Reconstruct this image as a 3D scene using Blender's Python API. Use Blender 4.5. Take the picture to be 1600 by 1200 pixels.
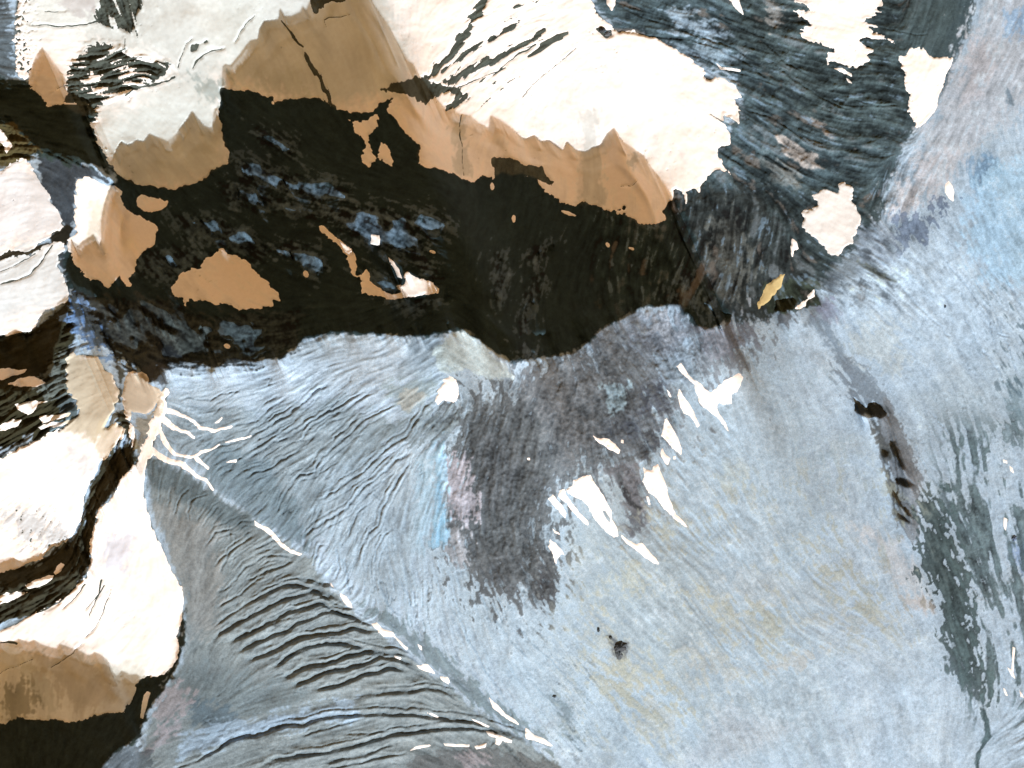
import bpy, math
import numpy as np

# ------------------------------------------------------------------ camera, sky, sun, exposure
for o in list(bpy.data.objects):
    bpy.data.objects.remove(o)
SC = bpy.context.scene
COL = SC.collection
SUN_EL = math.radians(33.0)
SUN_XY = np.array([0.40, -0.917]); SUN_XY = SUN_XY / np.hypot(*SUN_XY)   # towards the sun, map east / north
CAM_H = 30000.0

cam = bpy.data.cameras.new('camera')
cam.sensor_width = 36.0
cam.lens = 36.0 * CAM_H / 1600.0
cam.clip_start = 100.0
cam.clip_end = 120000.0
camo = bpy.data.objects.new('camera', cam)
COL.objects.link(camo)
camo.location = (0, 0, CAM_H)
camo.rotation_euler = (0, 0, 0)
SC.camera = camo

w = bpy.data.worlds.new('World')
SC.world = w
w.use_nodes = True
nt = w.node_tree
nt.nodes.clear()
sky = nt.nodes.new('ShaderNodeTexSky')
sky.sky_type = 'NISHITA'
sky.sun_disc = False
sky.sun_elevation = SUN_EL
sky.sun_rotation = math.atan2(SUN_XY[0], SUN_XY[1])
sky.altitude = 3000
sky.dust_density = 2.0
sky.air_density = 1.0
warm = nt.nodes.new('ShaderNodeMix'); warm.data_type = 'RGBA'; warm.blend_type = 'MULTIPLY'
warm.inputs[0].default_value = 1.0
warm.inputs[7].default_value = (3.10, 1.08, 0.265, 1)      # dusty, ochre coloured sky light
bg = nt.nodes.new('ShaderNodeBackground'); bg.inputs[1].default_value = 0.12
ow = nt.nodes.new('ShaderNodeOutputWorld')
nt.links.new(sky.outputs[0], warm.inputs[6])
nt.links.new(warm.outputs[2], bg.inputs[0])
nt.links.new(bg.outputs[0], ow.inputs[0])

sl = bpy.data.lights.new('sun', 'SUN')
sl.energy = 5.0
sl.angle = math.radians(0.7)
sl.color = (1.0, 0.99, 0.985)
so = bpy.data.objects.new('sun', sl)
COL.objects.link(so)
az = math.atan2(SUN_XY[1], SUN_XY[0])
so.rotation_euler = (0, math.pi/2 - SUN_EL, az)
so.location = (1500, -3000, 2500)

SC.view_settings.view_transform = 'Standard'
SC.view_settings.look = 'None'
SC.view_settings.exposure = 0.26
SC.view_settings.gamma = 1.0
SC.render.engine = 'CYCLES'

# what a level, white surface shows in full sun under the lights above (measured): turns
# photographed ash and rock tones into surface reflectances
LIT = np.array([1.47, 1.28, 1.115])

# ------------------------------------------------------------------ map grid (1 unit = 1 m = 1 px of the photo)
STEP = 1.25
X0, X1, Y0, Y1 = -80.0, 1680.0, -80.0, 1280.0
gx = np.arange(X0, X1 + .01, STEP)
gy = np.arange(Y0, Y1 + .01, STEP)
NX, NY = len(gx), len(gy)
PX, PY = np.meshgrid(gx, gy)
PX = PX.astype(np.float32); PY = PY.astype(np.float32)

def vnoise(x, y, seed):
    rs = np.random.RandomState(seed)
    T = rs.rand(256, 256).astype(np.float32) * 2 - 1
    xi = np.floor(x).astype(np.int32); yi = np.floor(y).astype(np.int32)
    fx = x - xi; fy = y - yi
    fx = fx*fx*fx*(fx*(fx*6-15)+10); fy = fy*fy*fy*(fy*(fy*6-15)+10)
    a = T[yi & 255, xi & 255]; b = T[yi & 255, (xi+1) & 255]
    c = T[(yi+1) & 255, xi & 255]; d = T[(yi+1) & 255, (xi+1) & 255]
    return (a + (b-a)*fx) * (1-fy) + (c + (d-c)*fx) * fy

def fbm(scale, octv, seed, x=None, y=None, gain=.5):
    x = PX if x is None else x; y = PY if y is None else y
    # each octave is turned a little so the lattice never shows
    r = np.zeros_like(x); amp = 1.0; tot = 0.0
    for k in range(octv):
        a = 0.5 + 1.1*k
        c, s = math.cos(a), math.sin(a)
        r += amp * vnoise((x*c - y*s)/scale + 37.3*k + 11, (x*s + y*c)/scale + 17.1*k + 5, seed+k)
        tot += amp; amp *= gain; scale *= .5
    return r / tot * 1.6

def smooth(a, lo, hi):
    t = np.clip((a-lo)/(hi-lo), 0, 1)
    return t*t*(3-2*t)

def blur(a, r):
    # three box passes, radius in grid cells
    for _ in range(3):
        for ax in (0, 1):
            n = a.shape[ax]
            pad = [(0, 0), (0, 0)]; pad[ax] = (r+1, r)
            c = np.cumsum(np.pad(a, pad, mode='edge').astype(np.float64), axis=ax)
            if ax == 0: a = ((c[2*r+1:] - c[:-2*r-1]) / (2*r+1))[:n]
            else: a = ((c[:, 2*r+1:] - c[:, :-2*r-1]) / (2*r+1))[:, :n]
    return a.astype(np.float32)

def window(x0, y0, x1, y1):
    i0 = max(0, int((x0-X0)/STEP)); i1 = min(NX, int((x1-X0)/STEP)+2)
    j0 = max(0, int((y0-Y0)/STEP)); j1 = min(NY, int((y1-Y0)/STEP)+2)
    return j0, j1, i0, i1

def sdf(poly, pad=40, wx=None, wy=None):
    """signed distance (positive inside) of a polygon, and the grid window it was evaluated in"""
    P = np.array(poly, np.float32).reshape(-1, 2)
    j0, j1, i0, i1 = window(P[:, 0].min()-pad, P[:, 1].min()-pad, P[:, 0].max()+pad, P[:, 1].max()+pad)
    x = PX[j0:j1, i0:i1]; y = PY[j0:j1, i0:i1]
    if wx is not None:
        x = x + wx[j0:j1, i0:i1]; y = y + wy[j0:j1, i0:i1]
    d2 = np.full(x.shape, 1e9, np.float32); ins = np.zeros(x.shape, bool)
    n = len(P)
    for k in range(n):
        ax, ay = P[k]; bx, by = P[(k+1) % n]
        ex, ey = bx-ax, by-ay
        L = ex*ex+ey*ey+1e-9
        t = np.clip(((x-ax)*ex+(y-ay)*ey)/L, 0, 1)
        d2 = np.minimum(d2, (x-ax-t*ex)**2 + (y-ay-t*ey)**2)
        if ay != by:
            cr = ((ay > y) != (by > y)) & (x < (bx-ax)*(y-ay)/(by-ay)+ax)
            ins ^= cr
    d = np.sqrt(d2)
    return np.where(ins, d, -d), (slice(j0, j1), slice(i0, i1))

def line_dist(pts, pad=14, wx=None, wy=None):
    """distance to a polyline minus nothing, plus its parameter 0..1"""
    P = np.array(pts, np.float32).reshape(-1, 2)
    j0, j1, i0, i1 = window(P[:, 0].min()-pad, P[:, 1].min()-pad, P[:, 0].max()+pad, P[:, 1].max()+pad)
    x = PX[j0:j1, i0:i1]; y = PY[j0:j1, i0:i1]
    if wx is not None:
        x = x + wx[j0:j1, i0:i1]; y = y + wy[j0:j1, i0:i1]
    d2 = np.full(x.shape, 1e9, np.float32); tt = np.zeros(x.shape, np.float32)
    seg = np.hypot(*(P[1:]-P[:-1]).T); cum = np.concatenate([[0], np.cumsum(seg)])
    for k in range(len(P)-1):
        ax, ay = P[k]; ex, ey = P[k+1]-P[k]
        t = np.clip(((x-ax)*ex+(y-ay)*ey)/(ex*ex+ey*ey+1e-9), 0, 1)
        q = (x-ax-t*ex)**2 + (y-ay-t*ey)**2
        m = q < d2
        d2 = np.where(m, q, d2); tt = np.where(m, (cum[k]+t*seg[k])/cum[-1], tt)
    return np.sqrt(d2), tt, (slice(j0, j1), slice(i0, i1))

# ------------------------------------------------------------------ run-off directions -> streaks
FLOW = """1000 50 1 .35;1100 100 1 .45;1250 150 1 .4;1350 100 1 .15;1400 200 1 .3;1300 30 1 .2;1200 230 1 .55;1120 30 1 .35
1450 200 -.45 1;1550 100 -.5 1;1400 280 -.4 1;1340 250 1 .2;1480 60 -.2 1;1590 250 .2 1;1500 350 .6 1;1550 500 .6 1;1400 500 1 .9;1350 430 1 .6;1450 600 .5 1
1330 560 .7 1;1250 700 .15 1;1370 700 .35 1;1450 800 .4 1;1500 950 .4 1;1550 800 .2 1;1530 1100 .1 1;1590 1150 1 -.7
1100 700 .6 1;1000 900 .75 1;1200 900 .8 1;1100 1000 .8 1;900 1000 .8 1;850 1150 .8 .9;1300 1000 1 .3;1300 1100 .3 1;1100 560 .7 1;1180 620 .5 1
950 560 .8 1;850 620 -.5 1;800 720 -.3 1;700 700 -.5 1;660 780 -.3 1;650 900 .1 1;700 1000 .5 1;750 1100 .7 1;620 850 -.1 1;760 900 .3 1
560 700 -.8 1;500 680 -1 .75;450 640 -1 .6;600 620 -1 .6;350 620 -1 .3;400 700 -1 .4;450 800 -.5 1;520 820 -.6 1;650 560 -1 .7;730 560 1 1;550 560 -1 .1;300 590 -1 .1
235 750 .05 1;300 780 -.3 1;330 820 -.6 1;400 850 -1 .5;450 950 -1 .35;380 950 -1 .7;500 1000 -1 .15;600 1050 -1 .05;700 1100 1 .25;450 1130 -1 .25;350 1150 -1 .3;550 1170 -1 .3;290 900 .2 1;300 1050 -.4 1
500 320 1 .35;600 380 1 .5;380 350 1 .6;850 400 -.4 1;1150 380 -.3 1;1100 430 -.5 1;730 80 -1 1;850 60 1 -.6;1000 180 .4 1;900 250 0 1;600 80 .3 1;480 90 .5 1
60 680 1 -.5;40 430 1 -.35;60 560 1 -.6;180 120 1 -.3;180 30 .2 1;80 30 1 0;170 720 -.5 1;150 850 -.2 1;80 920 1 -.5;120 960 1 -.9;50 1090 0 1;250 180 1 1;250 640 1 .5;180 370 .5 1;300 440 .8 1;260 520 1 .5"""
fl = np.array([[float(v) for v in q.split()] for q in FLOW.replace('\n', ';').split(';')], np.float32)
cx = gx[::8]; cy = gy[::8]
CX, CY = np.meshgrid(cx, cy)
A2 = np.zeros(CX.shape); B2 = np.zeros(CX.shape)
for fx_, fy_, dx_, dy_ in fl:
    th = 2*math.atan2(dy_, dx_)
    wt = 1.0/((CX-fx_)**2 + (CY-fy_)**2 + 900.0)**1.6
    A2 += wt*math.cos(th); B2 += wt*math.sin(th)
def upsample(c):
    u = (PX - X0)/(STEP*8); v = (PY - Y0)/(STEP*8)
    i = np.clip(u.astype(int), 0, c.shape[1]-2); j = np.clip(v.astype(int), 0, c.shape[0]-2)
    fu = u-i; fv = v-j
    fu = np.clip(fu, 0, 1); fv = np.clip(fv, 0, 1)
    return (c[j, i]*(1-fu)+c[j, i+1]*fu)*(1-fv)+(c[j+1, i]*(1-fu)+c[j+1, i+1]*fu)*fv
nrm = np.hypot(A2, B2)+1e-12
A2 = upsample(A2/nrm); B2 = upsample(B2/nrm)
TH = (np.arctan2(B2, A2)/2 + 0.22*fbm(90, 3, 400)).astype(np.float32)
VX = np.cos(TH); VY = np.sin(TH)

def streaks(src, steps, h=1.0):
    """smear a noise along the run-off direction (line integral convolution)"""
    acc = src.copy(); wsum = 1.0
    for sgn in (1, -1):
        i = np.tile(np.arange(NX, dtype=np.float32), (NY, 1)); j = np.tile(np.arange(NY, dtype=np.float32)[:, None], (1, NX))
        pvx, pvy = VX*sgn, VY*sgn
        for k in range(steps):
            i += pvx*h; j += pvy*h
            ii = np.clip(i+.5, 0, NX-1).astype(np.int32); jj = np.clip(j+.5, 0, NY-1).astype(np.int32)
            nx_, ny_ = VX[jj, ii], VY[jj, ii]
            s = np.where(nx_*pvx + ny_*pvy < 0, -1, 1).astype(np.float32)
            pvx, pvy = nx_*s, ny_*s
            wk = math.cos(math.pi*.5*(k+1)/(steps+1))
            acc += wk*src[jj, ii]; wsum += wk
    acc = acc/wsum
    acc -= acc.mean(); acc /= acc.std()+1e-9
    return acc.astype(np.float32)

rs = np.random.RandomState(7)
white = rs.rand(NY, NX).astype(np.float32)-.5
FINE = streaks(blur(white, 1)*3 + .5*white, 7)                       # hair-fine rills
MID = streaks(fbm(6, 3, 90, gain=.75), 12, 1.2)                                  # rills a few metres wide
WIDE = streaks(fbm(18, 5, 120, gain=.7), 14, 2.2)                               # broad bands
N1 = fbm(60, 5, 10); N2 = fbm(60, 5, 30); N3 = fbm(14, 4, 50); N4 = fbm(14, 4, 70); N5 = fbm(200, 4, 150)
GR = fbm(4, 2, 210)                                                    # grain
RL = streaks(fbm(8, 1, 610) + .35*fbm(3, 1, 611), 34, 1.1)             # long threads: their zero lines make a branching net of rills
RL2 = streaks(fbm(5, 1, 620) + .3*fbm(2.5, 1, 621), 20, 1.0)
def ridged(scale, octv, seed, wx=0, wy=0):
    r = np.zeros_like(PX); a = 1.0; t = 0
    for k in range(octv):
        c_, s_ = math.cos(.7+k), math.sin(.7+k)
        x = PX+wx; y = PY+wy
        r += a*(1-np.abs(vnoise((x*c_-y*s_)/scale+9*k, (x*s_+y*c_)/scale+5*k, seed+k))*2.2); t += a; a *= .65; scale *= .5
    return r/t
LONG = streaks(fbm(11, 4, 650, gain=.6), 34, 1.7)
RG_ = ridged(26, 5, 640, 6*N3, 6*N4)
RG_ = (RG_-RG_.mean())/RG_.std()
DTH = (white*2)                                                        # grain of single stones
DTB = blur(white, 1)*12
print('noise ready')

# ------------------------------------------------------------------ traced map data (photo pixels)
def P(s): return [float(v) for v in s.replace(',', ' ').split()]

SNOW = []     # name, label, group, outline, edge roughness, holes
def snow(name, label, outline, rough=2.0, group=None, lines=None):
    SNOW.append((name, label, group, P(outline) if outline else None, rough, lines or []))

snow('snowfield', 'vast jagged snowfield along the top, half of it in the brown shadow of the crest',
 '25,-80 905,-80 922,0 935,20 955,42 965,48 990,48 1010,55 1035,65 1050,75 1060,83 1075,90 1088,102 1100,112 1102,120 1125,123 1140,130 1152,142 1157,152 1147,155 1155,165 1157,178 1153,192 1143,186 1131,180 1132,195 1138,215 1140,225 1130,232 1118,232 1122,248 1130,258 1140,272 1125,262 1115,265 1105,275 1100,288 1092,298 1085,290 1076,296 1071,296 1070,315 1066,300 1053,298 1050,312 1042,322 1036,330 1040,342 1032,349 1010,350 990,345 975,337 963,332 975,325 960,328 948,330 940,322 930,320 915,318 900,322 880,318 865,308 855,300 842,290 838,280 825,275 815,272 800,275 785,270 772,278 750,277 740,285 728,284 720,278 700,270 690,265 670,265 655,255 652,245 656,230 650,222 640,215 632,203 622,190 612,180 605,172 610,162 612,155 605,158 590,165 580,178 555,178 545,178 535,172 520,168 505,158 495,155 480,155 455,155 430,163 425,152 410,150 405,145 395,143 370,140 348,140 345,145 345,165 338,170 345,200 350,215 358,240 360,255 345,262 330,270 325,280 305,285 290,292 270,297 240,292 210,288 195,280 180,265 170,250 158,230 150,215 148,205 140,195 150,185 140,180 120,178 100,165 75,168 70,155 50,140 45,120 40,125 30,120 22,110 25,90 20,60 25,0')
snow('snow_patch', 'brown shaded snow patch shaped like a boot, just under the neck of the big snowfield',
 '545,190 560,192 575,190 590,180 593,200 585,205 575,215 580,230 588,245 585,255 575,262 565,250 567,240 570,230 565,218 555,205', 2)
snow('snow_patch', 'small brown shaded snow patch right beside the boot shaped one',
 '590,245 595,225 605,228 612,240 615,255 613,262 600,255 590,250', 1.5)
snow('snow_patch', 'tall snow lobe at the left, white at its upper left and brown in shade below',
 '120,300 122,285 135,278 150,280 165,290 180,292 192,300 193,310 195,320 200,330 215,338 235,345 248,352 250,362 245,372 240,385 225,395 212,408 215,415 210,430 207,437 213,445 200,448 195,440 190,430 185,440 175,450 165,448 160,440 150,438 135,432 125,420 115,410 112,395 106,385 108,378 116,368 119,350 120,330')
snow('snow_patch', 'thin brown wedge of snow off the upper right of the tall lobe',
 '213,310 220,305 240,310 265,315 262,322 250,328 225,332 215,322', 1.5)
snow('snow_patch', 'lone ochre snow patch shaped like a tent on the black shaded face',
 '272,450 280,438 285,430 300,422 315,418 318,405 332,402 340,392 350,390 355,397 370,398 385,408 400,422 410,435 425,448 442,462 440,472 430,470 428,478 410,482 395,480 380,484 365,478 350,475 330,474 300,470 293,478 288,465 275,460')
snow('snow_patch', 'narrow curved snow strip crossing the dark face, brown with a white right end',
 '500,355 508,355 520,366 538,380 552,392 556,402 560,415 556,430 565,430 575,420 579,432 580,442 595,452 615,460 630,458 625,450 622,447 635,445 635,430 640,425 650,435 665,438 672,442 688,456 685,460 672,462 640,465 615,468 600,464 580,462 568,458 565,440 552,425 548,410 542,400 537,390 525,380 510,367 503,365', 1.2)
snow('snow_patch', 'small square of bright snow in the middle of the dark face', '582,368 595,369 595,385 581,383', .8)
snow('snow_patch', 'short cream snow sliver just above the white end of the curved strip', '609,405 616,410 624,420 629,436 622,433 617,421', .8)
snow('snow_patch', 'ragged white snowfield with comb-like sides at the top right edge',
 '1238,-80 1240,3 1262,8 1268,18 1240,18 1248,25 1262,35 1267,42 1252,45 1254,58 1270,66 1290,72 1302,75 1300,82 1292,85 1294,100 1300,95 1320,100 1340,108 1350,98 1358,93 1352,85 1365,80 1355,75 1345,67 1350,60 1365,60 1385,58 1398,67 1385,52 1365,48 1360,42 1380,42 1365,37 1352,32 1370,25 1368,18 1378,20 1370,12 1380,10 1375,-10 1370,-80', 2.5)
snow('snow_patch', 'slim snow sliver just under the comb-sided snowfield', '1303,107 1315,106 1330,115 1331,121 1315,113', .8)
snow('snow_patch', 'tiny snow fleck below the slim sliver under the comb-sided snowfield', '1320,121 1327,124 1333,131 1325,129', .5)
snow('snow_patch', 'bright snow triangle pointing down on the dark slope at the upper right',
 '1418,74 1440,76 1455,85 1460,88 1470,87 1488,90 1490,95 1486,105 1480,115 1478,128 1472,140 1465,155 1460,170 1450,185 1440,196 1433,197 1425,188 1419,175 1418,165 1420,150 1414,130 1411,110 1403,95 1402,88 1415,88 1420,82', 1.8)
snow('snow_patch', 'cream snow patch with a forked top at the lower end of the dark right slope',
 '1310,285 1322,284 1330,292 1332,305 1332,320 1336,325 1342,335 1345,350 1340,358 1338,368 1330,380 1318,388 1308,400 1300,398 1293,395 1285,382 1275,375 1262,362 1254,355 1253,335 1262,328 1275,325 1278,315 1270,308 1282,298 1295,298 1310,300', 1.8)
snow('snow_patch', 'small cream snow flake at the left foot of the forked cream patch', '1237,372 1245,378 1248,390 1240,392 1238,402 1234,385', 1)
snow('snow_patch', 'yellow shaded snow blade leaning right above the pass', '1185,482 1183,475 1190,462 1197,445 1205,438 1220,430 1228,428 1220,445 1210,460 1200,472 1190,478', 1)
snow('snow_patch', 'white broken snow strip right of the yellow snow blade', '1243,482 1252,472 1262,466 1260,462 1268,455 1272,450 1272,462 1262,470 1258,478 1248,483', 1)
snow('snow_patch', 'little white arrowhead of snow on the pale band at the right', '1478,287 1482,282 1488,290 1491,300 1490,316 1482,310 1476,300', .5)
snow('snow_patch', 'rounded white snow patch alone on the pale ash near the centre of the picture',
 '695,592 703,589 715,595 718,605 720,618 710,626 695,628 685,632 680,625 687,612 690,600', 1.2)
EG = 'white snow remnants on the ash slope right of the centre'
def east(label, o, r=1.0): snow('snow_patch', label, o, r, EG)
east('forked white snow remnant shaped like antlers, highest on the ash slope', '1054,572 1062,568 1070,580 1080,590 1092,600 1098,607 1106,612 1112,612 1118,605 1125,600 1130,595 1142,590 1152,582 1160,590 1157,600 1150,612 1142,618 1140,630 1130,633 1122,630 1118,638 1123,648 1132,660 1138,673 1130,665 1118,650 1107,645 1098,635 1090,625 1085,612 1082,600 1072,590 1060,580')
east('tapering white snow remnant directly left of the antler shaped one', '1059,607 1065,617 1075,630 1082,642 1088,655 1091,665 1088,668 1084,658 1075,648 1066,645 1060,630 1057,615')
east('tiny snow dash left of the tapering remnant, near its top', '1039,607 1044,612 1048,621 1043,620', .5)
east('kite shaped snow remnant below the tiny dash', '1039,650 1043,660 1052,675 1060,690 1064,705 1063,710 1052,702 1040,688 1030,680 1035,668')
east('short snow sliver under the kite shaped remnant', '1033,698 1038,708 1046,715 1042,725 1036,720 1030,708', .7)
east('snow speck at the right of the short sliver under the kite', '1050,711 1055,712 1055,717 1050,717', .3)
east('flat slug shaped snow remnant lying alone at the left of the dark ridge', '926,680 935,684 950,685 960,693 968,702 965,707 955,703 945,697 932,690', .8)
east('snow speck at the upper right of the slug shaped remnant', '969,686 973,687 973,692 969,691', .2)
east('lone snow speck on the brown-grey lava left of the slug', '823,714 828,714 828,718 824,718', .2)
east('broad-headed snow remnant with a long tail, in the middle of the ash slope', '1000,725 1008,733 1018,735 1020,728 1027,723 1030,735 1037,750 1042,765 1043,780 1050,795 1060,808 1072,822 1065,818 1050,808 1038,795 1025,775 1012,768 1007,760 1002,750 1006,742 1003,735')
east('small snow drop under the left edge of the broad-headed remnant', '1008,773 1012,775 1015,788 1011,787', .4)
east('largest white snow remnant of the ash slope, wedge shaped with one dark hole', '895,748 905,745 922,740 925,748 932,760 942,775 950,790 955,800 955,810 962,825 965,835 958,838 945,828 932,815 925,805 918,790 908,780 895,773 885,768 882,762 893,758')
east('thin snow sliver along the left side of the largest remnant', '873,765 882,762 883,770 890,780 905,800 918,812 920,820 910,815 895,798 885,785 872,775', .7)
east('stubby snow bar, leftmost of the three beside the largest remnant', '855,778 863,770 870,780 880,790 885,800 883,808 875,800 865,790 860,783', .8)
east('long low snow remnant trailing off the tip of the largest one', '967,830 978,840 990,848 1002,848 1012,858 1022,870 1029,880 1020,878 1005,868 990,855 980,848 970,838', .8)
east('ragged snow remnant at the right edge of the dark lava tongue', '857,838 865,845 875,852 882,865 875,865 870,870 870,883 865,870 860,858 853,852 858,848')
east('thin snow dash just above the ragged one beside the lava tongue', '861,822 868,828 875,833 866,831', .4)
RG = 'small snow scraps along the diagonal gully ridge'
def ridge(label, o=None, r=.8, lines=None): snow('snow_patch', label, o, r, RG, lines)
ridge('thin crooked snow thread on the ridge line, uppermost of the scraps', '400,812 410,819 420,822 430,831 440,844 455,856 474,864 470,867 455,862 440,852 428,839 415,828 400,820', .4)
ridge('tiny snow dash between the crooked thread and the spindle', '516,906 519,909 524,917 519,914', .3)
ridge('spindle shaped snow scrap high on the ridge line', '532,925 543,930 548,938 553,948 545,946 538,938', .5)
ridge('longest knobbly snow scrap in the middle of the ridge line', '580,972 590,970 600,980 615,985 620,992 632,1005 639,1010 636,1015 628,1005 615,993 600,992 590,982')
ridge('tiny upright snow fleck right of the knobbly scrap', '653,1003 660,1007 661,1015 656,1012', .4)
ridge('pinkish snow fleck lying below the knobbly scrap', '616,1021 628,1026 626,1029 618,1025', .3)
ridge('flat snow scrap just below the knobbly one', '650,1037 670,1035 678,1045 683,1052 672,1048 660,1044', .7)
ridge('compact snow scrap right under the flat scrap', '687,1053 700,1055 704,1062 701,1067 690,1059', .6)
ridge('long straight snow blade near the lower end of the ridge line', '764,1087 775,1095 790,1112 800,1118 812,1130 800,1125 785,1115 770,1102', .6)
ridge('pointed snow blade at the very foot of the ridge line', '820,1133 835,1145 850,1150 869,1165 850,1159 835,1153 822,1151', .7)
ridge('hooked snow scrap left of the pointed blade', '757,1139 770,1140 785,1148 801,1153 800,1158 785,1155 780,1163 773,1159 775,1150 765,1147', .8)
ridge('low snow thread along the bottom crest, left of its neighbours', '641,1171 643,1167 655,1162 672,1160 674,1163 655,1167', .4)
ridge('middle snow thread along the bottom crest', '693,1158 712,1160 735,1160 734,1164 712,1164 695,1162', .4)
ridge('snow bit at the right end of the bottom crest, under the hooked scrap', '741,1163 762,1157 759,1165 745,1168', .4)
ridge('faint snow thread on the crest above the hooked scrap', '735,1119 748,1124 766,1132 763,1134 746,1127', .3)
ridge('faint short snow thread left of the one above the hooked scrap', '668,1111 676,1112 687,1118 684,1119', .3)
snow('snowfield', 'great white snowfield at lower left with a shaded brown foot and sharp ridge top',
 '258,606 262,604 268,611 263,625 262,640 258,655 255,668 247,680 243,695 240,712 232,720 228,735 226,750 228,775 233,800 243,830 258,860 268,890 277,903 285,915 288,930 285,950 283,970 280,1000 278,1025 270,1040 258,1052 245,1055 224,1058 215,1068 207,1092 195,1110 170,1115 140,1120 110,1128 85,1122 60,1125 30,1120 0,1132 -80,1135 -80,990 0,985 15,978 40,965 60,958 80,948 100,935 120,915 135,900 143,880 142,850 150,820 155,795 170,785 185,765 190,750 205,735 215,720 225,695 232,680 240,655 245,640 252,620', 2,
 lines=[(P('262,640 280,645 300,655 315,668 338,673 366,666'), 4, 1.5), (P('258,655 275,668 290,672 306,682'), 5, 2), (P('250,672 262,692 275,708 300,713 325,705 345,695'), 4, 1.5), (P('308,713 318,720 328,730'), 2.5, 2), (P('238,704 255,713 270,720 290,725 310,742 325,750 335,764'), 5, 2)])
FG = 'thin snow threads on the streaked slope beside the white ridge'
snow('snow_patch', 'slim snow thread farthest right beside the fingers of the white ridge', '354,690 375,685 396,679 395,682 375,688 356,691', .5, FG)
snow('snow_patch', 'short snow tick just above the longest finger of the ridge', '338,661 344,656 350,650 351,653 345,660', .4, FG)
snow('snow_patch', 'short snow thread below the slim one, right of the fingers', '354,722 362,719 373,717 372,722 362,721', .4, FG)
snow('snowfield', 'creamy snowfield at the left edge narrowing upwards between dark rock bands',
 '105,560 115,548 120,556 130,552 150,558 165,575 180,590 188,610 187,625 178,645 170,655 164,668 188,660 200,670 195,685 180,700 165,715 155,718 153,735 140,750 137,765 132,790 128,810 122,825 115,835 105,843 95,850 82,855 60,875 40,882 25,890 0,895 -80,900 -80,720 0,718 20,705 40,695 60,685 85,675 100,668 120,655 125,640 120,625 110,610 105,595 105,575')
snow('snow_patch', 'beige snow apron hanging just left of the sharp white ridge top',
 '197,590 205,582 225,580 237,590 236,598 250,605 256,612 250,625 244,636 236,645 225,648 210,645 206,655 213,670 212,690 207,698 204,680 206,660 195,645 192,625 195,605', 1.2)
snow('snowfield', 'white snowfield at the left edge above two parallel crevasses',
 '-80,265 0,268 20,258 35,250 50,262 60,275 65,290 75,300 80,318 90,330 98,345 103,355 95,362 80,368 65,380 40,392 20,392 0,400 -80,402')
snow('snowfield', 'white snowfield at the left edge cut by a long curved crevasse',
 '-80,406 0,406 25,401 50,398 70,385 85,380 102,378 100,390 90,400 97,408 92,415 100,430 105,445 108,460 100,472 85,478 70,485 60,500 55,515 40,520 10,525 -80,530')
LG = 'snow scraps among the dark crags at the left edge'
def crag(label, o, r=1.0): snow('snow_patch', label, o, r, LG)
crag('bright arrow shaped snow scrap among brown crags above the creamy field', '25,632 50,627 78,627 62,632 55,645 45,648 30,640')
crag('pale snow scrap touching the left edge below the arrow shaped one', '-10,670 0,667 20,655 36,655 30,665 10,672')
crag('pale snow strip right of the scrap that touches the left edge', '63,649 85,648 112,645 108,650 85,656 66,662')
crag('pale lens of snow just below the pale strip', '60,667 80,660 100,660 118,653 118,658 100,665 80,668 65,671', .8)
crag('brown shaded snow scrap on the crags at the left edge', '-20,578 10,575 30,578 45,576 40,583 20,588 5,592 -20,590')
crag('second brown shaded snow strip, under the first on the left crags', '15,600 30,592 55,588 75,598 60,603 30,604')
crag('small white snow scrap between crags below the creamy field', '85,895 90,885 97,879 103,883 98,892 88,899')
crag('white snow bar on the crags above the great lower snowfield', '38,914 60,905 78,898 88,897 80,908 60,918 45,919')
crag('white snow bar at the left edge beside the bar on the crags', '-10,932 12,926 30,924 46,925 30,933 12,942 -10,944')
crag('small golden snow triangle at the left edge above the upper white field', '-20,190 2,203 12,215 20,228 12,240 5,225 -20,215')
snow('snow_patch', 'thin golden snow strip in the shaded gully under the great lower snowfield', '222,1120 224,1095 226,1084 231,1078 236,1081 233,1095 229,1110 226,1122', .6)
snow('snow_patch', 'narrow white snow wedge at the top edge on the dark slope', '1126,-80 1152,-80 1155,3 1161,23 1148,10 1138,0', 1)
snow('snow_patch', 'thin curved snow thread on the dark slope under the top edge', '1120,99 1128,105 1140,106 1156,109 1157,112 1140,110 1125,108', .4)
snow('snow_patch', 'snow wedge at the top edge between two dark bands, next to the vast snowfield', '938,-80 958,-80 962,5 956,16 948,6', 1)
RS = 'tiny snow scraps among the dark streaks at the right edge'
def rt(label, o): snow('snow_patch', label, o, .3, RS)
rt('tiny snow fleck, uppermost of those at the right edge', '1566,717 1573,720 1574,725 1568,723')
rt('tiny snow fleck just below the uppermost one at the right edge', '1577,727 1582,731 1585,740 1579,736')
rt('upright snow fleck at the right edge, lower than the pair', '1568,808 1574,811 1573,820 1571,829 1568,822')
rt('thin Y-shaped snow thread low at the right edge', '1582,1010 1586,1012 1584,1035 1583,1050 1587,1062 1580,1056 1573,1042 1579,1046 1581,1030')
rt('short snow thread left of and below the Y-shaped one', '1566,1073 1570,1076 1575,1088 1570,1086')
rt('short snow thread right of and below the Y-shaped one', '1591,1073 1594,1080 1601,1091 1594,1088')

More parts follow.
